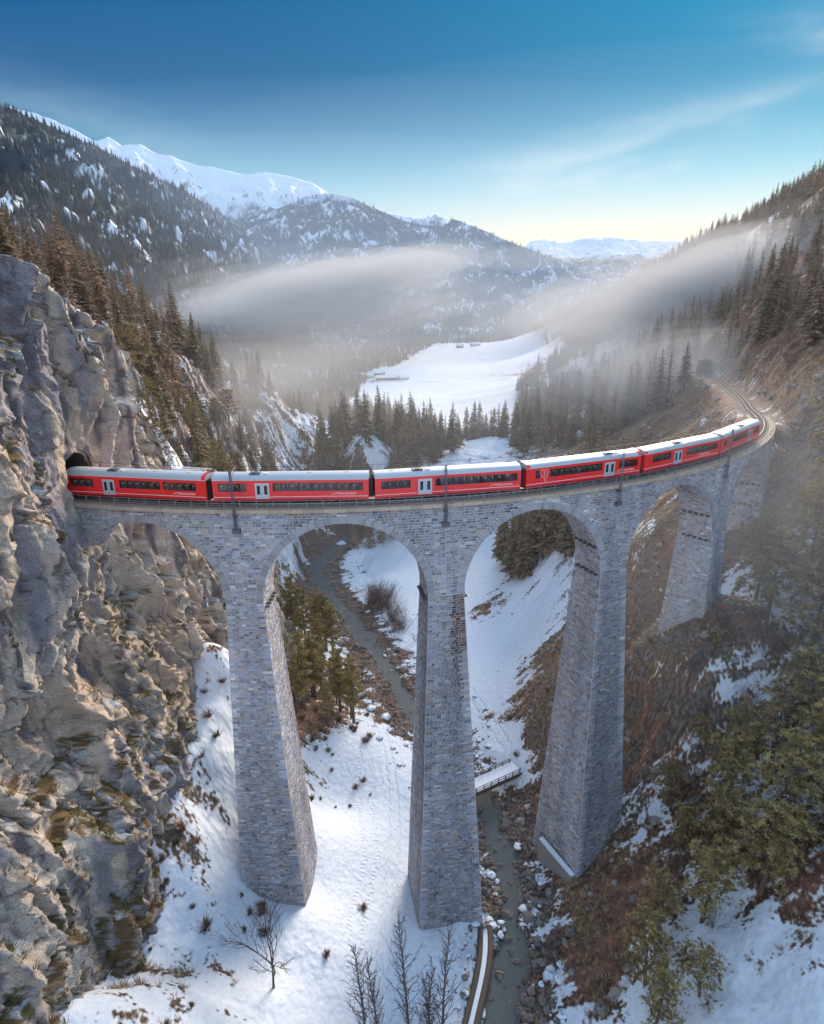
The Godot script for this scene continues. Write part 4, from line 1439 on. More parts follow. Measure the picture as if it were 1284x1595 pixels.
func pine(h: float, wide: float, tone: Color) -> Array:
	var t := Buf.new()
	var b := Buf.new()
	var pts := []
	var rad := []
	var bend := Vector3(rf(-1, 1), 0, rf(-1, 1)) * h * 0.05
	for i in 8:
		var f := i / 7.0
		pts.append(Vector3(0, lerpf(-1.0, h * 0.97, f), 0) + bend * sin(f * 2.6))
		rad.append(lerpf(h * 0.019 + 0.06, 0.03, f))
	t.tube(pts, rad, 7, Color(0.12, 0.082, 0.06))
	var nl := 40
	for k in nl:
		var f := lerpf(0.30, 0.99, pow((k + 0.5) / nl, 0.9))
		var c0: Vector3 = along(pts, f)
		var a := k * 2.4 + rf(-0.5, 0.5)
		var env := wide * sqrt(maxf(0.05, 1.0 - pow((f - 0.50) / 0.53, 2.0))) * rf(0.55, 1.15)
		var d := Vector3(cos(a), rf(0.05, 0.45), sin(a)).normalized()
		var e := c0 + d * env
		var m := c0.lerp(e, 0.5) + Vector3.UP * env * rf(-0.08, 0.08)
		t.tube([c0, m, e], [0.07, 0.045, 0.015], 4, Color(0.13, 0.09, 0.065), false)
		for q in 13:
			var o := c0.lerp(e, lerpf(0.30, 1.05, q / 12.0)) + Vector3(rf(-1, 1), rf(-0.35, 0.6), rf(-1, 1)) * env * 0.20
			var g := rf(0.55, 1.45)
			var col := Color(tone.r * g, tone.g * g, tone.b * g)
			var sz := rf(0.34, 0.62)
			for n in 15:
				var dd := Vector3(rf(-1, 1), rf(-0.45, 1.0), rf(-1, 1)).normalized()
				var u := dd.cross(Vector3(rf(-1, 1), rf(-1, 1), rf(-1, 1))).normalized() * sz * 0.15
				var st := o + dd * sz * 0.1
				b.tri(st - u, o + dd * sz * rf(0.7, 1.25), st + u, col * rf(0.75, 1.25))
	return [t.mesh(bark), b.mesh(leafm)]
func limb(b: Buf, p: Vector3, d: Vector3, len: float, r: float, depth: int, col: Color, spread: float) -> void:
	var m := p + d * len * 0.5 + Vector3(rf(-1, 1), rf(-0.4, 1), rf(-1, 1)) * len * 0.06
	var e := p + d * len + Vector3(rf(-1, 1), rf(0, 1), rf(-1, 1)) * len * 0.08
	b.tube([p, m, e], [r, r * 0.8, r * 0.6], 5 if depth > 3 else 3, col, false)
	if depth <= 0: return
	var n := 2 + (1 if rng.randf() < 0.55 else 0)
	for k in n + 1:
		var o := e if k < n else m
		var dd := (d + Vector3(rf(-1, 1), rf(-0.35, 0.7), rf(-1, 1)) * spread).normalized()
		limb(b, o, dd, len * rf(0.58, 0.82), maxf(r * 0.58, 0.008), depth - 1, col, spread)
func bare_tree(h: float, stems: int, spread: float) -> Mesh:
	var b := Buf.new()
	for k in stems:
		var d := Vector3(rf(-0.12, 0.12) * stems, 1, rf(-0.12, 0.12) * stems).normalized()
		var p := Vector3(rf(-0.25, 0.25), -0.4, rf(-0.25, 0.25))
		limb(b, p, d, h * 0.34, h * 0.013 + 0.02, 5, Color(0.085, 0.06, 0.055), spread)
		# side twigs along the stem
	return b.mesh(bark)
func slim_tree(h: float) -> Mesh:
	var b := Buf.new()
	var col := Color(0.115, 0.085, 0.075)
	var lean := Vector3(rf(-0.06, 0.06), 0, rf(-0.06, 0.06)) * h
	var pts := []
	var rad := []
	for i in 9:
		var f := i / 8.0
		pts.append(Vector3(rf(-0.06, 0.06), h * f - 0.4, rf(-0.06, 0.06)) + lean * f * f)
		rad.append(lerpf(h * 0.0095 + 0.02, 0.012, f))
	b.tube(pts, rad, 6, col, false)
	for k in 64:
		var f := lerpf(0.18, 0.98, pow((k + 0.5) / 64.0, 0.8))
		var o := along(pts, f)
		var a := k * 2.4 + rf(-0.5, 0.5)
		var l := h * (0.05 + 0.20 * (1.0 - f)) * rf(0.4, 1.35)
		var d := Vector3(cos(a), rf(0.7, 2.4), sin(a)).normalized()
		var m := o + d * l * 0.5
		var e := m + (d + Vector3(rf(-0.3, 0.3), rf(0.0, 0.7), rf(-0.3, 0.3))).normalized() * l * 0.5
		b.tube([o, m, e], [0.055, 0.034, 0.014], 3, col * rf(0.8, 1.3), false)
		for q in 5:
			var s := o.lerp(e, rf(0.25, 1.0))
			var t := s + (d + Vector3(rf(-1, 1), rf(-0.2, 0.9), rf(-1, 1)) * 0.9).normalized() * l * rf(0.2, 0.45)
			b.tube([s, t], [0.024, 0.010], 3, col * rf(0.8, 1.4), false)
	return b.mesh(bark)
func shrub(h: float, n: int, col: Color) -> Mesh:
	var b := Buf.new()
	for k in n:
		var a := rf(0, TAU)
		var d := Vector3(cos(a) * rf(0.1, 0.9), 1, sin(a) * rf(0.1, 0.9)).normalized()
		var l := h * rf(0.5, 1.0)
		var p := Vector3(cos(a), 0, sin(a)) * h * rf(0, 0.16) - Vector3(0, 0.1, 0)
		var m := p + d * l * 0.55
		var e := m + (d + Vector3(rf(-1, 1), rf(-0.2, 0.6), rf(-1, 1)) * 0.6).normalized() * l * 0.45
		var cc := col * rf(0.6, 1.4)
		b.tube([p, m, e], [0.028, 0.02, 0.008], 3, cc, false)
		for q in 4:
			var o := p.lerp(e, rf(0.4, 0.95))
			var e2 := o + (d + Vector3(rf(-1, 1), rf(-0.4, 0.8), rf(-1, 1))).normalized() * l * rf(0.15, 0.32)
			b.tube([o, e2], [0.014, 0.006], 3, cc, false)
	return b.mesh(bark)
func tuft(n: int, s: float, col: Color, flat: float) -> Mesh:
	var b := Buf.new()
	for k in n:
		var a := rf(0, TAU)
		var p := Vector3(cos(a), 0, sin(a)) * s * rf(0.0, 0.5)
		var d := Vector3(cos(a) * rf(0.2, 1.1), rf(0.5, 1.2) * flat, sin(a) * rf(0.2, 1.1)) * s * rf(0.5, 1.0)
		var u := Vector3(-sin(a), 0, cos(a)) * s * rf(0.035, 0.075)
		b.tri(p - u - Vector3(0, 0.06, 0), p + d, p + u - Vector3(0, 0.06, 0), col * rf(0.55, 1.5))
	return b.mesh(leafm)
func boulder(s: float, col: Color, snow: float, flat: float) -> Mesh:
	var b := Buf.new()
	var nz := noise(rng.randi_range(1, 9999), 0.8, 3)
	var nr := 8
	var nc := 11
	var p := PackedVector3Array()
	var c := PackedColorArray()
	for j in nr:
		for i in nc:
			var a := -TAU * i / (nc - 1)
			var e := PI * j / (nr - 1)
			var d := Vector3(sin(e) * cos(a), cos(e), sin(e) * sin(a))
			var q := d * (1.0 + nz.get_noise_3dv(d * 1.3) * 0.75)
			p.append(Vector3(q.x, q.y * flat, q.z) * s)
			c.append(Color(0.64, 0.69, 0.76) if d.y > 1.0 - snow else col * (0.9 + nz.get_noise_3dv(d * 4.0) * 0.6))
	b.grid(p, c, nr, nc)
	return b.mesh(bark)
func make_proto(called: String, ms: Array, look := "") -> Node3D:
	var o := Node3D.new()
	o.name = called
	o.set_meta("look", look)
	if ms.size() > 0:
		part("trunk", ms[0], o)
	if ms.size() > 1:
		part("crown", ms[1], o)
	return o
func plant(protos: Array, at: Vector3, s: float, label: String, cat: String, group := "", low := 0.0, high := 0.0) -> void:
	# SIZE and KIND in the label become the copy's own size and look
	var p: Node3D = protos[rng.randi_range(0, protos.size() - 1)]
	var o: Node3D = p.duplicate()
	o.name = numbered(p.name)
	add_child(o)
	o.transform = Transform3D(Basis(Vector3.UP, rf(0, TAU)).scaled(Vector3(s * rf(0.9, 1.12), s, s * rf(0.9, 1.12))), at)
	var t := (s - low) / maxf(high - low, 0.01)
	var size := "short" if t < 0.33 else ("tall" if t > 0.67 else "medium-sized")
	tag(o, label.replace("SIZE", size).replace("KIND", str(p.get_meta("look"))), cat, group)
func joined(ms: Array) -> ArrayMesh:
	var am := ArrayMesh.new()
	for m in ms:
		am.add_surface_from_arrays(Mesh.PRIMITIVE_TRIANGLES, m.surface_get_arrays(0))
		am.surface_set_material(am.get_surface_count() - 1, m.surface_get_material(0))
	return am
func cone_tree() -> Mesh:      # a conifer of unit height for slopes kilometres away
	var b := Buf.new()
	for k in 4:
		var y0 := 0.06 + k * 0.21
		var y1 := minf(y0 + 0.36, 1.0)
		var r := 0.19 * (1.0 - k * 0.22)
		for i in 6:
			var a := TAU * i / 6.0
			var a2 := TAU * (i + 1) / 6.0
			b.tri(Vector3(cos(a) * r, y0 + rf(-0.03, 0.03), sin(a) * r), Vector3(cos(a2) * r, y0 + rf(-0.03, 0.03), sin(a2) * r), Vector3(0, y1, 0))
	return b.mesh(leafm)
func spot_in(q: Array) -> Vector2:    # a random place inside a quadrilateral of (x, z)
	var u := rng.randf()
	var v := rng.randf()
	return (q[0] as Vector2).lerp(q[1], u).lerp((q[3] as Vector2).lerp(q[2], u), v)

# ---------------------------------------------------------------- the river, its stones and the small works in the valley
func river() -> void:
	var p := PackedVector3Array()
	var c := PackedColorArray()
	var n := 220
	for i in n:
		var q := along(RIVER, i / float(n - 1))
		var q2 := along(RIVER, minf(i / float(n - 1) + 0.004, 1.0))
		var q1 := along(RIVER, maxf(i / float(n - 1) - 0.004, 0.0))
		var t := (q2 - q1).normalized()
		var s := t.cross(Vector3.UP).normalized()
		for k in 11:
			var o := (k - 5) * 1.7
			p.append(Vector3(q.x, q.y, q.z) + s * o + Vector3.UP * (g2.get_noise_2d((q.x + s.x * o) * 6.0, (q.z + s.z * o) * 6.0) * 0.10))
			c.append(Color.WHITE)
	var b := Buf.new()
	b.grid(p, c, n, 11)
	var m := mat(0.13, 0.15, 0.15, 0.15)
	m.uv1_triplanar = true
	m.uv1_world_triplanar = true
	m.uv1_scale = Vector3(0.25, 0.25, 0.25)
	m.heightmap_enabled = true
	m.heightmap_texture = bumps(33, 0.06, 512)
	m.heightmap_scale = 16.0
	tag(part("river", b.mesh(m), self), "", "", "", "structure")
	var at := []
	var tint := []
	var b3 := [boulder(0.5, Color(1, 1, 1), 0.0, 0.7), boulder(0.5, Color(1, 1, 1), 0.0, 0.55)]
	var snowed := []
	for i in 7500:
		var q := along(RIVER, pow(rng.randf(), 1.0))
		var x := q.x + rng.randfn(0, 5.2)
		var z := q.z + rng.randfn(0, 4.5)
		var y := H(x, z)
		if y > q.y + 3.0 or z > -25.0: continue
		var s := 0.18 + pow(rng.randf(), 4.0) * 1.1
		var g := rf(0.6, 1.5)
		var tr := Transform3D(Basis(Vector3.UP, rf(0, TAU)).scaled(Vector3(s * rf(0.8, 1.5), s, s * rf(0.8, 1.3))), Vector3(x, y + s * 0.1, z))
		if y > q.y - 0.1 and snowy(x, z) > 0.35 and rng.randf() < 0.8:
			snowed.append(tr)
		else:
			at.append(tr); tint.append(Color(0.17 * g, 0.145 * g, 0.13 * g))
	many("river_stones", b3[0], at, tint, self)
	many("snowy_stones", boulder(0.5, Color(0.16, 0.14, 0.13), 0.75, 0.7), snowed, [], self)
	# larger boulders one can point at
	var big := [[-14.0, -128.0, 1.5, "long grey boulder with a snow cap on the gravel bank by the upper river"], [-10.5, -122.0, 1.2, "snow-capped boulder beside the river bend below the small pine wood"], [-7.0, -119.0, 1.3, "squat snow-topped boulder where the river nears the central pier"], [-29.0, -231.0, 2.1, "tan boulder on the snow bank above the upper river bend"], [11.2, -62.0, 0.9, "wet boulder at the river's edge below the central pier"], [17.5, -83.0, 0.8, "snow-topped boulder on the bank opposite the central pier"], [18.4, -61.0, 1.3, "dark boulder under snow on the far bank near the snowy log wall"], [16.9, -70.0, 1.0, "grey boulder in the river between central pier and footing"]]
	for g in big:
		var o := thing("boulder", Vector3(g[0], H(g[0], g[1]) + 0.3, g[1]))
		part("stone", boulder(g[2], Color(0.2, 0.17, 0.15), 0.45 if g[3].contains("snow") else 0.0, 0.65), o)
		tag(o, g[3], "boulder", "boulders by the river")
func valley_works() -> void:
	# little road bridge behind the central pier
	var snow := mat(0.64, 0.69, 0.76, 0.85)
	var wood := mat(0.085, 0.065, 0.05, 0.85)
	var br := thing("road_bridge", Vector3(14.2, 0.6, -96.0))
	br.rotation.y = 0.50
	var b := Buf.new()
	b.box(Transform3D(Basis(), Vector3(0, 0, 0)), Vector3(13.0, 0.5, 3.4))
	for z in [-1.2, 1.2]:
		b.box(Transform3D(Basis(), Vector3(0, -0.55, z)), Vector3(12.6, 0.6, 0.3))
	part("deck", b.mesh(wood), br)
	var s := Buf.new()
	s.box(Transform3D(Basis(), Vector3(0, 0.36, 0)), Vector3(13.2, 0.24, 3.1))
	part("snow_cover", s.mesh(snow), br)
	for z in [-1.62, 1.62]:
		for i in 8:
			var pb := Buf.new()
			pb.box(Transform3D(Basis(), Vector3(-6.0 + i * 1.71, 0.75, z)), Vector3(0.14, 1.3, 0.14))
			part("post", pb.mesh(wood), br)
		for y in [0.85, 1.35]:
			var rb := Buf.new()
			rb.box(Transform3D(Basis(), Vector3(0, y, z + 0.002)), Vector3(12.6, 0.12, 0.09))
			part("rail", rb.mesh(wood), br)
	tag(br, "small wooden road bridge under snow behind the central tall pier", "bridge")
	# embankment wall of logs along the bank, snow on top
	var w := thing("log_wall", Vector3.ZERO)
	for r in 2:
		var pts := []
		var rad := []
		var sp := PackedVector3Array()
		var sc := PackedColorArray()
		for i in 22:
			var t := i / 21.0
			var z := lerpf(-68.5, -46.0, t)
			var x := 10.6 - pow(t, 1.6) * 7.5 - r * 1.5 + sin(t * 9.0) * 0.12
			var y := maxf(H(x + 0.2, z), -2.6) + 0.3 + r * 0.4
			pts.append(Vector3(x, y, z)); rad.append(0.55 - 0.12 * r)
			sp.append(Vector3(x - 1.35 + sin(t * 31.0) * 0.12, y + 0.36, z)); sp.append(Vector3(x - 0.3 + sin(t * 23.0) * 0.10, y + 0.30, z))
			sc.append(Color.WHITE); sc.append(Color.WHITE)
		var lb := Buf.new()
		lb.tube(pts, rad, 7)
		part("log", lb.mesh(wood), w)
		if r == 0:
			var sb := Buf.new()
			sb.grid(sp, sc, 22, 2)
			part("snow_strip", sb.mesh(snow), w)
	tag(w, "curved retaining wall of two dark logs with snow between, beside the river", "retaining wall")
	# farm houses on the white meadow far down the valley
	var walls := [Color(0.55, 0.45, 0.33), Color(0.30, 0.17, 0.10), Color(0.62, 0.58, 0.52), Color(0.22, 0.13, 0.08)]
	var houses := [[-62.0, -880.0, 20.0, 13.0, 9.0, 0.2, "cream chalet at the meadow's edge, beside the long white-roofed barn"], [-28.0, -862.0, 36.0, 16.0, 7.0, 0.12, "long low barn with a broad white roof on the valley meadow"], [-8.0, -850.0, 12.0, 9.0, 5.0, 0.5, "small shed just past the end of the long white-roofed barn"], [-45.0, -905.0, 16.0, 11.0, 7.0, -0.3, "brown chalet behind the long white-roofed barn"], [150.0, -1420.0, 20.0, 14.0, 9.0, 0.3, "pale house at the far upper end of the white valley meadow"], [118.0, -1450.0, 16.0, 12.0, 8.0, -0.2, "dark house at the far end of the valley meadow"], [-210.0, -1010.0, 18.0, 12.0, 8.0, 0.1, "lone house on the small snowfield left of the meadow"]]
	for k in houses.size():
		var h: Array = houses[k]
		var o := thing("farm_house", Vector3(h[0], H(h[0], h[1]) - 0.5, h[1]))
		o.rotation.y = h[5]
		var wb := Buf.new()
		var hw: float = h[2] * 0.5
		var hd: float = h[3] * 0.5
		var hh: float = h[4]
		wb.box(Transform3D(Basis(), Vector3(0, hh * 0.32, 0)), Vector3(h[2], hh * 0.64, h[3]))
		for sx in [-1.0, 1.0]:
			wb.tri(Vector3(sx * hw, hh * 0.64, -hd), Vector3(sx * hw, hh, 0), Vector3(sx * hw, hh * 0.64, hd))
		var wc: Color = walls[k % 4]
		part("wall", wb.mesh(mat(wc.r, wc.g, wc.b)), o)
		for sz in [-1.0, 1.0]:
			var rb := Buf.new()
			var an := atan2(hh * 0.36, hd)
			var ln := Vector2(hh * 0.36, hd).length() + 1.0
			rb.box(Transform3D(Basis(Vector3.RIGHT, sz * an), Vector3(0, hh * 0.82, sz * hd * 0.5) + Vector3(0, -0.05, sz * 0.2)), Vector3(h[2] + 1.8, 0.5, ln))
			part("roof", rb.mesh(snow), o)
		for i in int(h[2] / 4.0):
			var nb := Buf.new()
			nb.box(Transform3D(Basis(), Vector3(-hw + 2.2 + i * 4.0, hh * 0.36, hd + 0.01)), Vector3(1.3, 1.5, 0.1))
			part("window", nb.mesh(mat(0.03, 0.035, 0.04, 0.2)), o)
		tag(o, h[6], "house", "farm houses down the valley")

# ---------------------------------------------------------------- mist
func mist(at: Vector3, size: Vector3, dens: float, label: String, puffs := 3) -> void:
	# one bank thickens towards its middle, shell by shell, and drifts a little to one side
	var drift := Vector3(rf(-0.16, 0.16) * size.x, rf(-0.10, 0.10) * size.y, 0)
	var yaw := rf(-0.3, 0.3)
	var tilt := rf(0.0, 0.16)
	for k in puffs:
		var f := FogVolume.new()
		f.name = numbered("mist_cloud")
		f.shape = RenderingServer.FOG_VOLUME_SHAPE_ELLIPSOID
		var t := k / float(maxi(puffs - 1, 1))
		var s := lerpf(1.22, 0.28, t)
		f.size = size * Vector3(s * rf(0.9, 1.1), s * rf(0.9, 1.1), s)
		f.position = at + drift * t
		f.rotation = Vector3(0, yaw, tilt)
		var m := FogMaterial.new()
		m.albedo = Color(0.74, 0.86, 1.0) if label.contains("bluish") else Color(1, 1, 1)
		m.density = dens * (lerpf(0.22, 1.7, t) if puffs > 2 else (0.45 if k == 0 else 1.2))
		f.material = m
		add_child(f)
		tag(f, label, "mist", "banks of mist", "stuff")

func wisps(n: int, at: Vector3, spread: Vector3, size: Vector3, dens: float, label: String) -> void:
	for k in n:
		var s := rf(0.4, 1.2)
		mist(at + Vector3(rf(-1, 1), rf(-1, 1), rf(-1, 1)) * spread, size * Vector3(s * rf(0.8, 1.6), s * rf(0.6, 1.2), s), dens * rf(0.5, 1.3), label, 2)

func _ready() -> void:
	rng.seed = 20240
	# ------------------------------------------------ camera, sky, sun, exposure
	var cam := Camera3D.new()
	cam.name = "camera"
	add_child(cam)
	cam.position = Vector3(0, 88.25, 0)
	cam.basis = Basis(Vector3.RIGHT, -0.3221) * Basis(Vector3.BACK, -0.0198)
	cam.fov = 80.2
	cam.near = 1.0
	cam.far = 30000.0
	cam.current = true
	var env := Environment.new()
	env.background_mode = Environment.BG_SKY
	var sky := Sky.new()
	var pan := PanoramaSkyMaterial.new()
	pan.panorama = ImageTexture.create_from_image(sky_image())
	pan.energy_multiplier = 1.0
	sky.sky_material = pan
	env.sky = sky
	env.tonemap_mode = Environment.TONE_MAPPER_LINEAR
	env.tonemap_exposure = 3.2
	env.sdfgi_enabled = true
	env.ssao_enabled = true
	env.ssil_enabled = true
	env.fog_enabled = true
	env.fog_light_color = Color(0.90, 0.95, 1.0)
	env.fog_density = 0.000004
	env.volumetric_fog_enabled = true
	env.volumetric_fog_density = 0.0
	var we := WorldEnvironment.new()
	we.name = "surroundings"
	we.environment = env
	add_child(we)
	var sun := DirectionalLight3D.new()
	sun.name = "sun"
	sun.light_color = Color(1.0, 0.92, 0.83)
	sun.light_energy = 1.05
	sun.light_angular_distance = 30.0
	sun.shadow_enabled = true
	add_child(sun)
	var az := deg_to_rad(21.0)
	var el := deg_to_rad(19.0)
	var to := Vector3(sin(az) * cos(el), sin(el), -cos(az) * cos(el))   # towards the sun
	sun.basis = Basis.looking_at(-to, Vector3.UP)
	# ------------------------------------------------ ground and mountains
	make_path()
	set_rbf(CTRL.map(func(q): return Vector3(q.x, q.z, q.y)))
	hn = field(NB.position.x - 4, NB.end.x + 4, NB.position.y - 4, NB.end.y + 4, 2.0)
	hm = field(MB.position.x, MB.end.x, MB.position.y, MB.end.y, 10.0)
	set_rbf(COVER.map(func(q): return Vector3(q.x, q.y, q.z)))
	cn = field(NB.position.x, NB.end.x, NB.position.y, NB.end.y, 3.0)
	cm = field(MB.position.x, MB.end.x, MB.position.y, MB.end.y, 20.0)
	var gm := mat(1, 1, 1, 0.92)
	gm.albedo_texture = ground_picture(NB, cn, hn, 2048, 41, 1.0, true)
	gm.heightmap_enabled = true
	gm.uv1_scale = Vector3(1, 1, 1)
	gm.heightmap_texture = snow_relief()
	gm.heightmap_scale = 22.0
	gm.detail_enabled = true
	gm.detail_blend_mode = BaseMaterial3D.BLEND_MODE_MUL
	gm.detail_uv_layer = BaseMaterial3D.DETAIL_UV_2
	gm.uv2_triplanar = true
	gm.uv2_world_triplanar = true
	gm.uv2_scale = Vector3(0.24, 0.24, 0.24)
	gm.detail_albedo = earth_grain()
	gm.detail_mask = bare_mask
	var fm := mat(1, 1, 1, 0.95)
	fm.albedo_texture = ground_picture(MB, cm, hm, 1536, 45, 1.6, false)
	sheet("ground", NB, 0.85, gm, Rect2(0, 0, 0, 0), 0.0)
	sheet("valley_floor", MB, 7.0, fm, Rect2(-117, -322, 258, 300), 0.8)
	var far := Buf.new()
	far.quad(Vector3(-14000, -45, 3000), Vector3(-14000, -45, -14000), Vector3(14000, -45, -14000), Vector3(14000, -45, 3000))
	tag(part("terrain", far.mesh(mat(0.6, 0.63, 0.68)), self), "", "", "", "structure")
	bark = vmat(0.95)
	leafm = vmat(0.9)
	leafm.backlight_enabled = true
	leafm.backlight = Color(0.5, 0.5, 0.5)
	mountains()
	cliff()
	river()
	# ------------------------------------------------ viaduct, line and train
	viaduct()
	railway()
	train()
	valley_works()
	woods()
	shrubs()
	mists()

func earth_grain() -> NoiseTexture2D:
	var t := NoiseTexture2D.new()
	t.width = 1024; t.height = 1024; t.seamless = true
	var n := noise(63, 0.03, 6)
	n.fractal_gain = 0.75
	t.noise = n
	var g := Gradient.new()
	g.set_color(0, Color(0.22, 0.20, 0.18)); g.set_color(1, Color(1, 1, 1))
	g.add_point(0.38, Color(0.45, 0.42, 0.38)); g.add_point(0.5, Color(0.85, 0.83, 0.80)); g.add_point(0.62, Color(1, 0.98, 0.94))
	t.color_ramp = g
	return t
func snow_relief() -> ImageTexture:
	# fine unevenness of the snow, with the ruts and footprints that cross the meadow
	var im := noise(51, 0.09, 5).get_image(2048, 2048)
	im.convert(Image.FORMAT_L8)
	var runs := [
		[Vector2(-3.2, -48), Vector2(-4.4, -58), Vector2(-4.0, -70), Vector2(-3.4, -84), Vector2(-4.2, -98), Vector2(-6.0, -110)],
		[Vector2(-4.9, -48), Vector2(-6.0, -58), Vector2(-5.6, -70), Vector2(-5.0, -84), Vector2(-5.8, -98), Vector2(-7.6, -110)],
		[Vector2(-9.0, -54), Vector2(-10.5, -66), Vector2(-9.0, -78), Vector2(-11.5, -92), Vector2(-12.0, -106)],
		[Vector2(-7.4, -50), Vector2(-8.6, -64), Vector2(-7.0, -80), Vector2(-9.4, -96)],
		[Vector2(9.6, -150), Vector2(11.0, -135), Vector2(14.5, -118), Vector2(18.0, -104), Vector2(17.0, -98)],
		[Vector2(11.2, -150), Vector2(12.6, -135), Vector2(16.2, -118), Vector2(19.6, -104), Vector2(18.6, -98)],
	]
	for r in runs.size():
		var pts: Array = runs[r]
		for i in pts.size() - 1:
			var n := int((pts[i + 1] - pts[i]).length() / 0.07)
			for k in n:
				var q: Vector2 = pts[i].lerp(pts[i + 1], k / float(n))
				q.x += g2.get_noise_2d(q.y * 3.0, r * 50.0) * 0.5
				if (r == 2 or r == 3) and fmod(q.y * -1.0, 0.8) > 0.42: continue
				var u := int((q.x - NB.position.x) / NB.size.x * 2048.0)
				var v := int((q.y - NB.position.y) / NB.size.y * 2048.0)
				for du in 3:
					var c := im.get_pixel(u + du - 1, v).r
					im.set_pixel(u + du - 1, v, Color(maxf(c - 0.30, 0.0), 0, 0))
	return ImageTexture.create_from_image(im)
func mountains() -> void:
	var cone := cone_tree()
	var m1 := mountain("wooded_mountain", [Vector3(-1262,639,-1500),Vector3(-1099,608,-1500),Vector3(-952,561,-1500),Vector3(-884,530,-1550),Vector3(-838,513,-1650),Vector3(-777,492,-1750),Vector3(-712,455,-1850),Vector3(-655,433,-2000),Vector3(-591,388,-2150),Vector3(-510,298,-2250),Vector3(-403,161,-2200),Vector3(-317,20,-2000)], [Vector3(-507,19,-500),Vector3(-440,18,-500),Vector3(-389,24,-520),Vector3(-372,24,-560),Vector3(-350,25,-600),Vector3(-323,23,-640),Vector3(-302,19,-700),Vector3(-285,12,-780),Vector3(-260,6,-860),Vector3(-245,-4,-1000),Vector3(-231,-11,-1200),Vector3(-204,-11,-1350)], 190, 260, 80.0, 101, 0, 0.25, 500.0)
	var m2 := mountain("wooded_shoulder", [Vector3(-859,323,-2900),Vector3(-715,456,-3000),Vector3(-579,523,-3000),Vector3(-433,572,-3000),Vector3(-333,581,-3000),Vector3(-225,550,-2950),Vector3(-91,483,-2900),Vector3(47,435,-2900),Vector3(159,425,-2900),Vector3(209,455,-2900),Vector3(299,415,-2850),Vector3(444,339,-2750),Vector3(585,273,-2650),Vector3(718,193,-2550),Vector3(818,118,-2450),Vector3(885,52,-2350)], [Vector3(-532,-6,-1700),Vector3(-437,-8,-1700),Vector3(-359,-6,-1700),Vector3(-272,-6,-1700),Vector3(-214,-5,-1720),Vector3(-150,-4,-1740),Vector3(-66,-3,-1760),Vector3(24,-3,-1780),Vector3(98,-3,-1800),Vector3(132,-3,-1820),Vector3(197,-2,-1840),Vector3(312,2,-1880),Vector3(431,6,-1900),Vector3(552,10,-1920),Vector3(656,13,-1940),Vector3(738,17,-1950)], 170, 300, 75.0, 111, 3, 0.2, 900.0)
	mountain("snowy_range", [Vector3(-3141,1623,-5200),Vector3(-2833,1529,-5200),Vector3(-2631,1476,-5200),Vector3(-2479,1407,-5200),Vector3(-2305,1317,-5200),Vector3(-2213,1345,-5200),Vector3(-2119,1280,-5200),Vector3(-1982,1294,-5200),Vector3(-1862,1229,-5200),Vector3(-1605,1164,-5200),Vector3(-1417,1118,-5200),Vector3(-1265,1085,-5200),Vector3(-1055,1086,-5200),Vector3(-887,1061,-5200),Vector3(-696,1001,-5200),Vector3(-554,910,-5200),Vector3(-312,799,-5200),Vector3(-117,832,-5400),Vector3(88,772,-5400),Vector3(295,787,-5400),Vector3(556,621,-5400),Vector3(822,480,-5400)], [Vector3(-2207,196,-3300),Vector3(-1881,190,-3300),Vector3(-1555,184,-3300),Vector3(-1229,178,-3300),Vector3(-902,172,-3300),Vector3(-575,166,-3300),Vector3(-247,160,-3300),Vector3(81,153,-3300),Vector3(344,149,-3300),Vector3(541,145,-3300)], 150, 420, 150.0, 121, 1, 0.6, 1200.0)
	mountain("distant_snow_plateau", [Vector3(1356,711,-9500),Vector3(1674,902,-9500),Vector3(1790,993,-9500),Vector3(1992,1015,-9500),Vector3(2160,961,-9500),Vector3(2317,967,-9500),Vector3(2499,1006,-9500),Vector3(2911,1024,-9500),Vector3(3377,965,-9500),Vector3(3933,946,-9500),Vector3(4398,921,-9500),Vector3(4876,818,-9500),Vector3(5444,748,-9500)], [Vector3(930,413,-6500),Vector3(1697,429,-6500),Vector3(2338,417,-6500),Vector3(2981,394,-6500),Vector3(3756,361,-6500)], 80, 240, 110.0, 131, 1, 0.3, 1500.0)
	mountain("distant_wooded_hill", [Vector3(847,347,-5200),Vector3(1099,418,-5200),Vector3(1302,438,-5200),Vector3(1556,443,-5200),Vector3(1862,437,-5200),Vector3(2067,424,-5200),Vector3(2276,382,-5200),Vector3(2589,338,-5200)], [Vector3(526,98,-3200),Vector3(686,95,-3200),Vector3(975,93,-3200),Vector3(1167,95,-3200),Vector3(1616,93,-3200)], 70, 160, 60.0, 141, 2, 0.4, 700.0)
	wood_on(m1, cone, 15000, 15.0, "mountain_forest", "dark conifer forest covering the left-hand mountain slope")
	wood_on(m2, cone, 9000, 17.0, "shoulder_forest", "dark conifer forest on the rounded mountain across the valley")
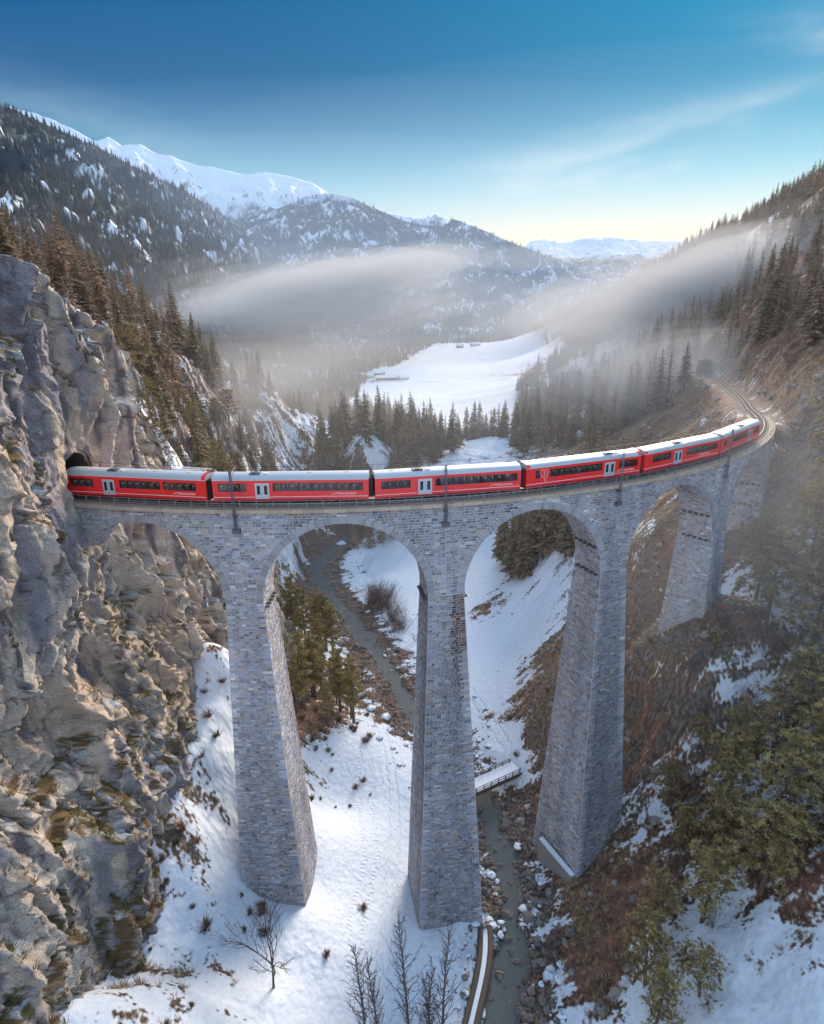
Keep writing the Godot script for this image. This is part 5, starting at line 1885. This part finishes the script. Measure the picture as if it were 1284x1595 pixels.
func woods() -> void:
	var olive := Color(0.19, 0.155, 0.065)
	var dusk := Color(0.18, 0.13, 0.08)
	var brown := Color(0.28, 0.175, 0.115)
	var sp := []
	var spm := []
	for k in 4:
		var ms := spruce(rf(15, 19), rf(3.2, 4.2), dusk.lerp(olive, rng.randf()), 0.1)
		sp.append(make_proto("spruce_tree", ms, "olive spruce")); spm.append(joined(ms))
	var la := []
	var lam := []
	for k in 3:
		var ms := spruce(rf(15, 19), rf(2.8, 3.6), brown, 0.75)
		la.append(make_proto("larch_tree", ms, "brown larch")); lam.append(joined(ms))
	var pi := []
	for k in 5:
		pi.append(make_proto("pine_tree", pine(rf(14, 17), rf(4.2, 5.4), Color(0.30, 0.235, 0.09).lerp(Color(0.26, 0.19, 0.10), rng.randf())), "olive pine"))
	var thin := []
	for k in 3:
		thin.append(make_proto("pine_tree", pine(rf(15, 18), rf(1.9, 2.6), Color(0.30, 0.235, 0.09)), "slender pine"))
	# 1: the ridge above the cliff, descending to the valley
	var f1 := [Vector2(-62, -100), Vector2(-110, -105), Vector2(-110, -245), Vector2(-54, -240)]
	for k in 120:
		var q := spot_in(f1)
		var where := "near end" if q.y > -145.0 else ("far end" if q.y < -200.0 else "middle")
		plant(sp if rng.randf() < 0.4 else la, Vector3(q.x, H(q.x, q.y) - 0.3, q.y), rf(0.6, 1.02), "SIZE KIND at the %s of the ridge wood above the tunnel cliff" % where, "tree", "conifers on the ridge above the cliff", 0.6, 1.02)
	for k in 60:
		var q := spot_in([Vector2(-45, -104), Vector2(-62, -128), Vector2(-62, -235), Vector2(-42, -225)])
		var where := "first" if q.y > -150.0 else "second"
		plant(sp if rng.randf() < 0.5 else pi, Vector3(q.x, H(q.x, q.y) - 0.3, q.y), rf(0.4, 1.0), "SIZE KIND on the rocky snow slope behind the %s carriage from the tunnel" % where, "tree", "small conifers on the slope behind the first carriages", 0.4, 1.0)
	# 2: the wood behind the second and third carriages
	var f2 := [Vector2(-42, -218), Vector2(8, -232), Vector2(6, -300), Vector2(-40, -270)]
	for k in 80:
		var q := spot_in(f2)
		if river_at(q.x, q.y).x < 8.0: continue
		var where := "second carriage" if q.x < -24.0 else ("third carriage" if q.x > -6.0 else "joint of second and third carriages")
		plant(la if rng.randf() < 0.5 else sp, Vector3(q.x, H(q.x, q.y) - 0.3, q.y), rf(1.0, 1.5), "SIZE KIND in the wood rising behind the %s" % where, "tree", "conifers behind the second and third carriages", 1.0, 1.5)
	for k in 34:
		var q := spot_in([Vector2(-4, -248), Vector2(22, -262), Vector2(26, -330), Vector2(-8, -330)])
		plant(sp if rng.randf() < 0.6 else la, Vector3(q.x, H(q.x, q.y) - 0.3, q.y), rf(0.8, 1.4), "SIZE KIND behind the third carriage, at the edge of the white clearing", "tree", "conifers behind the second and third carriages", 0.8, 1.4)
	# 3: the wood behind the fourth and fifth carriages
	var f3 := [Vector2(46, -245), Vector2(92, -205), Vector2(150, -330), Vector2(66, -370)]
	for k in 110:
		var q := spot_in(f3)
		if path_at(q.x, q.y).x < 9.0: continue
		var where := "behind the crested carriage" if q.x < 66.0 else ("beside the far bend of the track" if q.x > 100.0 else "behind the fifth carriage")
		plant(la if rng.randf() < 0.6 else sp, Vector3(q.x, H(q.x, q.y) - 0.3, q.y), rf(1.0, 1.45), "SIZE KIND in the misty wood %s" % where, "tree", "conifers behind the fourth and fifth carriages", 1.0, 1.45)
	# 4: seen through the arch right of the central pier
	var f4 := [Vector2(24, -178), Vector2(44, -150), Vector2(62, -178), Vector2(36, -218)]
	for k in 46:
		var q := spot_in(f4)
		var where := "lower" if H(q.x, q.y) < 16.0 else "upper"
		plant(sp if rng.randf() < 0.55 else la, Vector3(q.x, H(q.x, q.y) - 0.3, q.y), rf(0.85, 1.4), "SIZE KIND on the %s slope seen through the arch right of the central pier" % where, "tree", "conifers seen through the arch right of the central pier", 0.85, 1.4)
	# 5: thin pines on the bank between the left tall pier and the river
	var f5 := [Vector2(-36, -156), Vector2(-23, -148), Vector2(-13, -112), Vector2(-25, -102)]
	for k in 30:
		var q := spot_in(f5)
		var where := "upper" if q.y < -130.0 else "lower"
		plant(thin, Vector3(q.x, H(q.x, q.y) - 0.3, q.y), rf(0.55, 1.15), "SIZE KIND on the %s bank between the left tall pier and the river" % where, "tree", "pines on the bank behind the left tall pier", 0.55, 1.15)
	# 6: the big pines of the right-hand slope, one by one
	var f6 := [
		[55.5, -85, 1.02, "tall thin-crowned pine standing alone before the right end of the viaduct"],
		[47.0, -73, 0.62, "broad olive pine just right of the fourth pier's foot"],
		[50, -70, 0.9, "big pine below the lone tall one, crown against brown slope"],
		[58, -79, 1.1, "dense pine on the upper right slope, right of the broad olive pine"],
		[63, -88, 1.1, "dark pine high on the slope beneath the right end of the line"],
		[66, -80, 1.15, "dark pine at the right edge, highest of the near slope"],
		[57, -66, 1.05, "wide pine in the thick of the right-hand wood over a snow patch"],
		[62, -68, 1.1, "pine at the right margin beside the larger snow patch"],
		[52, -62, 0.95, "pine midway down the right slope above the grey bare larch"],
		[43, -68, 0.85, "dark pine beside the snow ledge right of the third pier's foot"],
		[40, -62, 0.8, "pine with open crown lower down, right of the third pier's foot"],
		[56, -56, 0.95, "pine near the right margin, midway between wood and lower snowfield"],
		[49, -52, 0.8, "round-topped pine above the lower snowfield"],
		[36, -57, 0.72, "short pine left of the lower snowfield"],
		[30.5, -58, 0.74, "bright green pine closest to the river on the right bank"],
		[28.5, -54, 0.66, "dense green pine below the bright green one by the river"],
		[27.5, -49, 0.6, "small dark pine lowest on the right bank"],
		[69, -72, 1.1, "pine at the far right margin beneath the highest dark pine"],
		[47.5, -84, 0.35, "small pine tucked behind the fourth pier's foot"],
		[70, -96, 1.0, "pine under the viaduct's right wing wall"],
		[60, -97, 0.8, "smaller pine between wing wall and lone tall pine"],
		[75, -104, 1.0, "pine beside the end of the viaduct's wing wall"],
		[38, -68, 0.45, "young pine on brown grass right of the third pier"],
		[42, -56, 0.8, "olive pine above the uppermost tongue of the lower snowfield"],
		[46, -60, 0.9, "pine between the two olive pines in the middle of the right slope"],
		[33, -50, 0.5, "little pine alone in the lower snowfield's left part"],
		[53, -48, 0.7, "pine at the right margin over the lower snowfield"],
		[58, -61, 0.95, "pine leaning over the larger snow patch on the right slope"],
		[70, -82, 1.05, "tall dark pine just below the highest dark pine"],
		[64, -76, 0.95, "pine between the two highest dark pines and the dense pine"],
		[44, -78, 0.4, "slim pine at the upper edge of the brown gully by the fourth pier"],
		[39, -74, 0.55, "small pine on the brown slope between third and fourth piers"],
		[72, -64, 1.0, "pine at the right margin, halfway down the wood"],
		[56, -90, 0.85, "pine standing below the lone tall pine's foot"],
		[54, -73, 0.9, "pine squeezed between the big pine and the wide pine"],
		[66, -62, 1.0, "pine over the snow patch at the right margin"]]
	for t in f6:
		plant(pi, Vector3(t[0], H(t[0], t[1]) - 0.4, t[1]), t[2] * 1.12, t[3], "tree", "pines on the right-hand slope")
	# far and small ones of the same woods, past counting
	var at := []
	var at2 := []
	var areas := [[[Vector2(-70, -90), Vector2(-125, -90), Vector2(-190, -330), Vector2(-60, -330)], 420], [[Vector2(-60, -290), Vector2(0, -310), Vector2(-20, -560), Vector2(-130, -520)], 330], [[Vector2(60, -330), Vector2(160, -300), Vector2(210, -700), Vector2(90, -520)], 520], [[Vector2(150, -330), Vector2(330, -340), Vector2(420, -900), Vector2(210, -900)], 1500], [[Vector2(130, -110), Vector2(300, -150), Vector2(330, -420), Vector2(150, -300)], 260], [[Vector2(230, -900), Vector2(430, -900), Vector2(480, -1600), Vector2(260, -1500)], 900], [[Vector2(-340, -640), Vector2(-62, -600), Vector2(-58, -960), Vector2(-360, -1000)], 1500], [[Vector2(-360, -1000), Vector2(-62, -930), Vector2(70, -1650), Vector2(-300, -1500)], 1900], [[Vector2(-420, -1480), Vector2(430, -1760), Vector2(430, -1900), Vector2(-420, -1900)], 1500], [[Vector2(40, -270), Vector2(70, -235), Vector2(60, -330), Vector2(20, -320)], 30], [[Vector2(90, -116), Vector2(125, -104), Vector2(175, -260), Vector2(114, -255)], 90], [[Vector2(225, -150), Vector2(420, -330), Vector2(500, -700), Vector2(330, -650)], 700]]
	for a in areas:
		for k in a[1]:
			var q := spot_in(a[0])
			var clump := g1.get_noise_2d(q.x * 0.4, q.y * 0.4) + (0.5 if q.y < -600.0 else 0.35)
			if rng.randf() > clump * 2.2: continue
			if path_at(q.x, q.y).x < 9.0 and q.x > 55.0: continue
			var dn := (-560.0 - q.y) / 1100.0
			if dn > 0.0 and dn < 1.0 and q.x > lerpf(-52.0, 100.0, dn * dn) and q.x < lerpf(70.0, 320.0, dn): continue
			var s := rf(0.7, 1.25)
			var tr := Transform3D(Basis(Vector3.UP, rf(0, TAU)).scaled(Vector3(s, s * rf(0.9, 1.1), s)), Vector3(q.x, H(q.x, q.y) - 0.4, q.y))
			if rng.randf() < 0.5: at.append(tr)
			else: at2.append(tr)
	for k in 4:
		many("spruce_forest", spm[k], at.slice(at.size() * k / 4, at.size() * (k + 1) / 4), [], self)
	for k in 3:
		many("larch_forest", lam[k], at2.slice(at2.size() * k / 3, at2.size() * (k + 1) / 3), [], self)
	for c in get_children():
		if c.name.begins_with("spruce_forest"): tag(c, "wood of olive spruces on the slopes round the valley", "forest", "", "stuff")
		if c.name.begins_with("larch_forest"): tag(c, "wood of brown larches on the slopes round the valley", "forest", "", "stuff")
	# bare trees on the snow at the bottom
	var bt := [[-18.5, -53.0, 12.0, 1, 0.55, "spreading bare tree alone on the snow below the left tall pier"], [-6.6, -48.5, 21.0, 1, 0.34, "slim bare tree with straight stem left of the pair by the central pier"], [-5.0, -47.5, 22.0, 1, 0.3, "second slim bare tree, close right of the first straight one"], [-1.6, -50.0, 25.0, 1, 0.32, "tallest bare tree before the foot of the central pier"], [0.4, -48.5, 21.0, 2, 0.4, "twin-stemmed bare tree right of the tallest one"], [2.4, -50.5, 24.0, 1, 0.42, "leaning bare tree closest to the log wall"]]
	for t in bt:
		var o := thing("bare_tree", Vector3(t[0], H(t[0], t[1]) - 0.2, t[1]))
		part("trunk", bare_tree(t[2], 1, t[4]) if t[4] > 0.5 else slim_tree(t[2]), o)
		if t[3] == 2: part("trunk", slim_tree(t[2] * 0.85), o, Transform3D(Basis(), Vector3(0.8, 0, 0.3)))
		tag(o, t[5], "tree", "bare trees on the snow")
	for t in [[50.0, -58.0, 8.0, "grey bare larch leaning over the right slope between pines"], [44.0, -84.0, 6.0, "thin bare tree beside the fourth pier's foot"]]:
		var o := thing("bare_tree", Vector3(t[0], H(t[0], t[1]) - 0.2, t[1]))
		part("trunk", bare_tree(t[2], 1, 0.6), o)
		tag(o, t[3], "tree", "bare trees on the right slope")
func shrubs() -> void:
	# bare thicket on the river island seen through the second arch
	var sm := []
	for k in 3: sm.append(shrub(rf(4.5, 6.5), 30, Color(0.13, 0.075, 0.06)))
	var proto := []
	for k in 3:
		var o := Node3D.new(); o.name = "bare_bush"
		o.set_meta("look", "leafless bush")
		part("twigs", sm[k], o)
		proto.append(o)
	var isl := [Vector2(-18, -190), Vector2(-6, -178), Vector2(2, -150), Vector2(-10, -160)]
	for k in 40:
		var q := spot_in(isl)
		if river_at(q.x, q.y).x < 8.0: continue
		plant(proto, Vector3(q.x, H(q.x, q.y), q.y), rf(0.7, 1.5), "SIZE reddish leafless bush in the thicket on snow across the river behind the piers", "bush", "thicket across the river", 0.7, 1.5)
	for k in 95:
		var q := spot_in([Vector2(26, -44), Vector2(62, -52), Vector2(78, -100), Vector2(38, -84)])
		if snowy(q.x, q.y) > 0.75 and rng.randf() < 0.7: continue
		plant(proto, Vector3(q.x, H(q.x, q.y), q.y), rf(0.35, 0.85), "SIZE leafless brown bush under the pines of the right-hand slope, %s half" % ("upper" if H(q.x, q.y) > 22.0 else "lower"), "bush", "leafless bushes on the right-hand slope", 0.35, 0.85)
	# dry bushes dotted over the talus and meadow
	var db := []
	for k in 4:
		var o := Node3D.new(); o.name = "dry_bush"
		o.set_meta("look", ["rusty dry bush", "olive dry bush", "tan dry bush", "dark green dry bush"][k])
		part("leaves", tuft(150, rf(0.9, 1.3), [Color(0.15, 0.085, 0.045), Color(0.12, 0.10, 0.03), Color(0.17, 0.10, 0.06), Color(0.09, 0.085, 0.025)][k], 1.0), o)
		db.append(o)
	var n := 0
	for t in 900:
		if n >= 110: break
		var z := rf(-120, -36)
		var x := rf(-36, -8) if rng.randf() < 0.75 else rf(18, 52)
		if x > -18 and z > -92 and rng.randf() < 0.85: continue
		if absf(x + 21.0) < 6.0 and z > -74.0 and z < -64.0: continue
		n += 1
		var where := "right-hand slope" if x > 10.0 else ("snow behind the left tall pier" if z < -74.0 else ("snow at the foot of the cliff" if x < -25.0 else "snow before the left tall pier"))
		plant(db, Vector3(x, H(x, z), z), rf(0.35, 1.05), "SIZE KIND poking through the %s" % where, "bush", "dry bushes on the gorge slopes", 0.35, 1.05)
	# leafless brush over the hillside above the line and on the spur
	var bw := []
	for t in 900:
		var q := spot_in([Vector2(84, -110), Vector2(150, -100), Vector2(210, -330), Vector2(112, -260)] if t % 3 else [Vector2(-44, -104), Vector2(-70, -140), Vector2(-75, -300), Vector2(-44, -240)])
		if path_at(q.x, q.y).x < 6.0: continue
		var s := rf(0.3, 0.8)
		bw.append(Transform3D(Basis(Vector3.UP, rf(0, TAU)).scaled(Vector3(s, s, s)), Vector3(q.x, H(q.x, q.y), q.y)))
	tag(many("brushwood", sm[0], bw, [], self), "leafless brush over the hillsides beside the line", "", "", "stuff")
	# loose stones on the bare slopes
	var st := []
	var sq := []
	for t in 9000:
		var z := -36.0 - pow(rng.randf(), 1.2) * 290.0
		var x := rf(17, 145) if rng.randf() < 0.75 else rf(-75, -40)
		if absf(x) > -z * 0.75 + 8.0 or snowy(x, z) > 0.6: continue
		if z < -90.0 and x > 55.0 and path_at(x, z).x < 4.0: continue
		if x < -30.0 and z > -100.0: continue
		var s := 0.25 + pow(rng.randf(), 3.0) * 1.5
		var g := rf(0.6, 1.4)
		st.append(Transform3D(Basis(Vector3(rf(-1, 1), 1, rf(-1, 1)).normalized(), rf(0, TAU)).scaled(Vector3(s * rf(0.8, 1.4), s, s)), Vector3(x, H(x, z), z)))
		sq.append(Color(0.27 * g, 0.235 * g, 0.215 * g))
	many("slope_stones", boulder(0.5, Color(1, 1, 1), 0.0, 0.8), st, sq, self)
	# grass and heath on whatever ground the snow leaves bare
	var gt := [tuft(22, 0.8, Color(0.46, 0.33, 0.20), 0.8), tuft(22, 0.7, Color(0.40, 0.31, 0.16), 0.9), tuft(20, 0.9, Color(0.36, 0.25, 0.17), 0.7)]
	var at := [[], [], []]
	for t in 105000:
		var z := -24.0 - pow(rng.randf(), 1.3) * 300.0
		var x := rf(-42, 148)
		if absf(x) > -z * 0.72 + 8.0: continue
		if snowy(x, z) > 0.3: continue
		if river_at(x, z).x < 7.5: continue
		if z < -90.0 and x > 55.0 and path_at(x, z).x < 5.0: continue
		var s := rf(0.5, 1.3)
		at[rng.randi_range(0, 2)].append(Transform3D(Basis(Vector3.UP, rf(0, TAU)).scaled(Vector3(s, s * rf(0.6, 1.2), s)), Vector3(x, H(x, z) - 0.05, z)))
	for k in 3:
		many("dry_grass", gt[k], at[k], [], self)
func mists() -> void:
	mist(Vector3(-229,89,-950), Vector3(230,58,360), 0.00375, "bright bank of mist before the mountains across the valley", 4)
	mist(Vector3(-189,120,-1120), Vector3(280,70,420), 0.00425, "bright bank of mist before the mountains across the valley", 4)
	mist(Vector3(-96,153,-1300), Vector3(330,76,460), 0.003875, "bright bank of mist before the mountains across the valley", 4)
	mist(Vector3(30,183,-1480), Vector3(330,70,480), 0.00275, "bright bank of mist before the mountains across the valley", 4)
	mist(Vector3(-157,82,-1150), Vector3(420,70,460), 0.000875, "bright bank of mist before the mountains across the valley", 4)
	mist(Vector3(196,103,-385), Vector3(95,44,180), 0.010625, "bright bank of mist on the right-hand hillside", 5)
	mist(Vector3(197,100,-440), Vector3(110,44,180), 0.008125, "bright bank of mist on the right-hand hillside", 5)
	mist(Vector3(176,81,-480), Vector3(200,56,240), 0.00375, "bright bank of mist on the right-hand hillside", 4)
	mist(Vector3(193,110,-330), Vector3(70,40,110), 0.00525, "bright bank of mist on the right-hand hillside", 4)
	mist(Vector3(108,61,-235), Vector3(100,36,110), 0.0068, "thin mist over the track's far bend", 5)
	mist(Vector3(107,58,-320), Vector3(200,50,160), 0.002, "thin mist over the wood behind the train", 4)
	mist(Vector3(-66,60,-220), Vector3(80,34,90), 0.0022, "thin mist over the left-hand spur", 5)
	mist(Vector3(-69,59,-400), Vector3(160,36,160), 0.0012, "thin mist over the valley meadow", 4)
	mist(Vector3(57,50,-85), Vector3(50,60,60), 0.0028, "thin mist drifting over the right-hand slope", 4)
	mist(Vector3(21,35,-330), Vector3(520,200,460), 0.0009, "thin mist drifting in the gorge behind the viaduct", 3)
	mist(Vector3(7,49,-1750), Vector3(3200,400,2200), 8e-05, "thin bluish haze filling the far valley", 5)
	mist(Vector3(-167,104,-1150), Vector3(620,150,560), 0.001, "bright bank of mist before the mountains across the valley", 5)
	mist(Vector3(196,89,-430), Vector3(230,84,220), 0.0028, "bright bank of mist on the right-hand hillside", 5)
	mist(Vector3(-130,226,-1800), Vector3(4200,760,1500), 0.00013, "thin bluish haze before the distant mountains", 5)
	wisps(16, Vector3(-149,114,-1150), Vector3(240,62,150), Vector3(110,24,160), 0.0028, "bright bank of mist before the mountains across the valley")
	wisps(14, Vector3(181,95,-400), Vector3(105,34,70), Vector3(56,15,70), 0.006, "bright bank of mist on the right-hand hillside")
	wisps(9, Vector3(127,61,-330), Vector3(80,24,50), Vector3(46,13,60), 0.005, "thin mist over the wood behind the train")
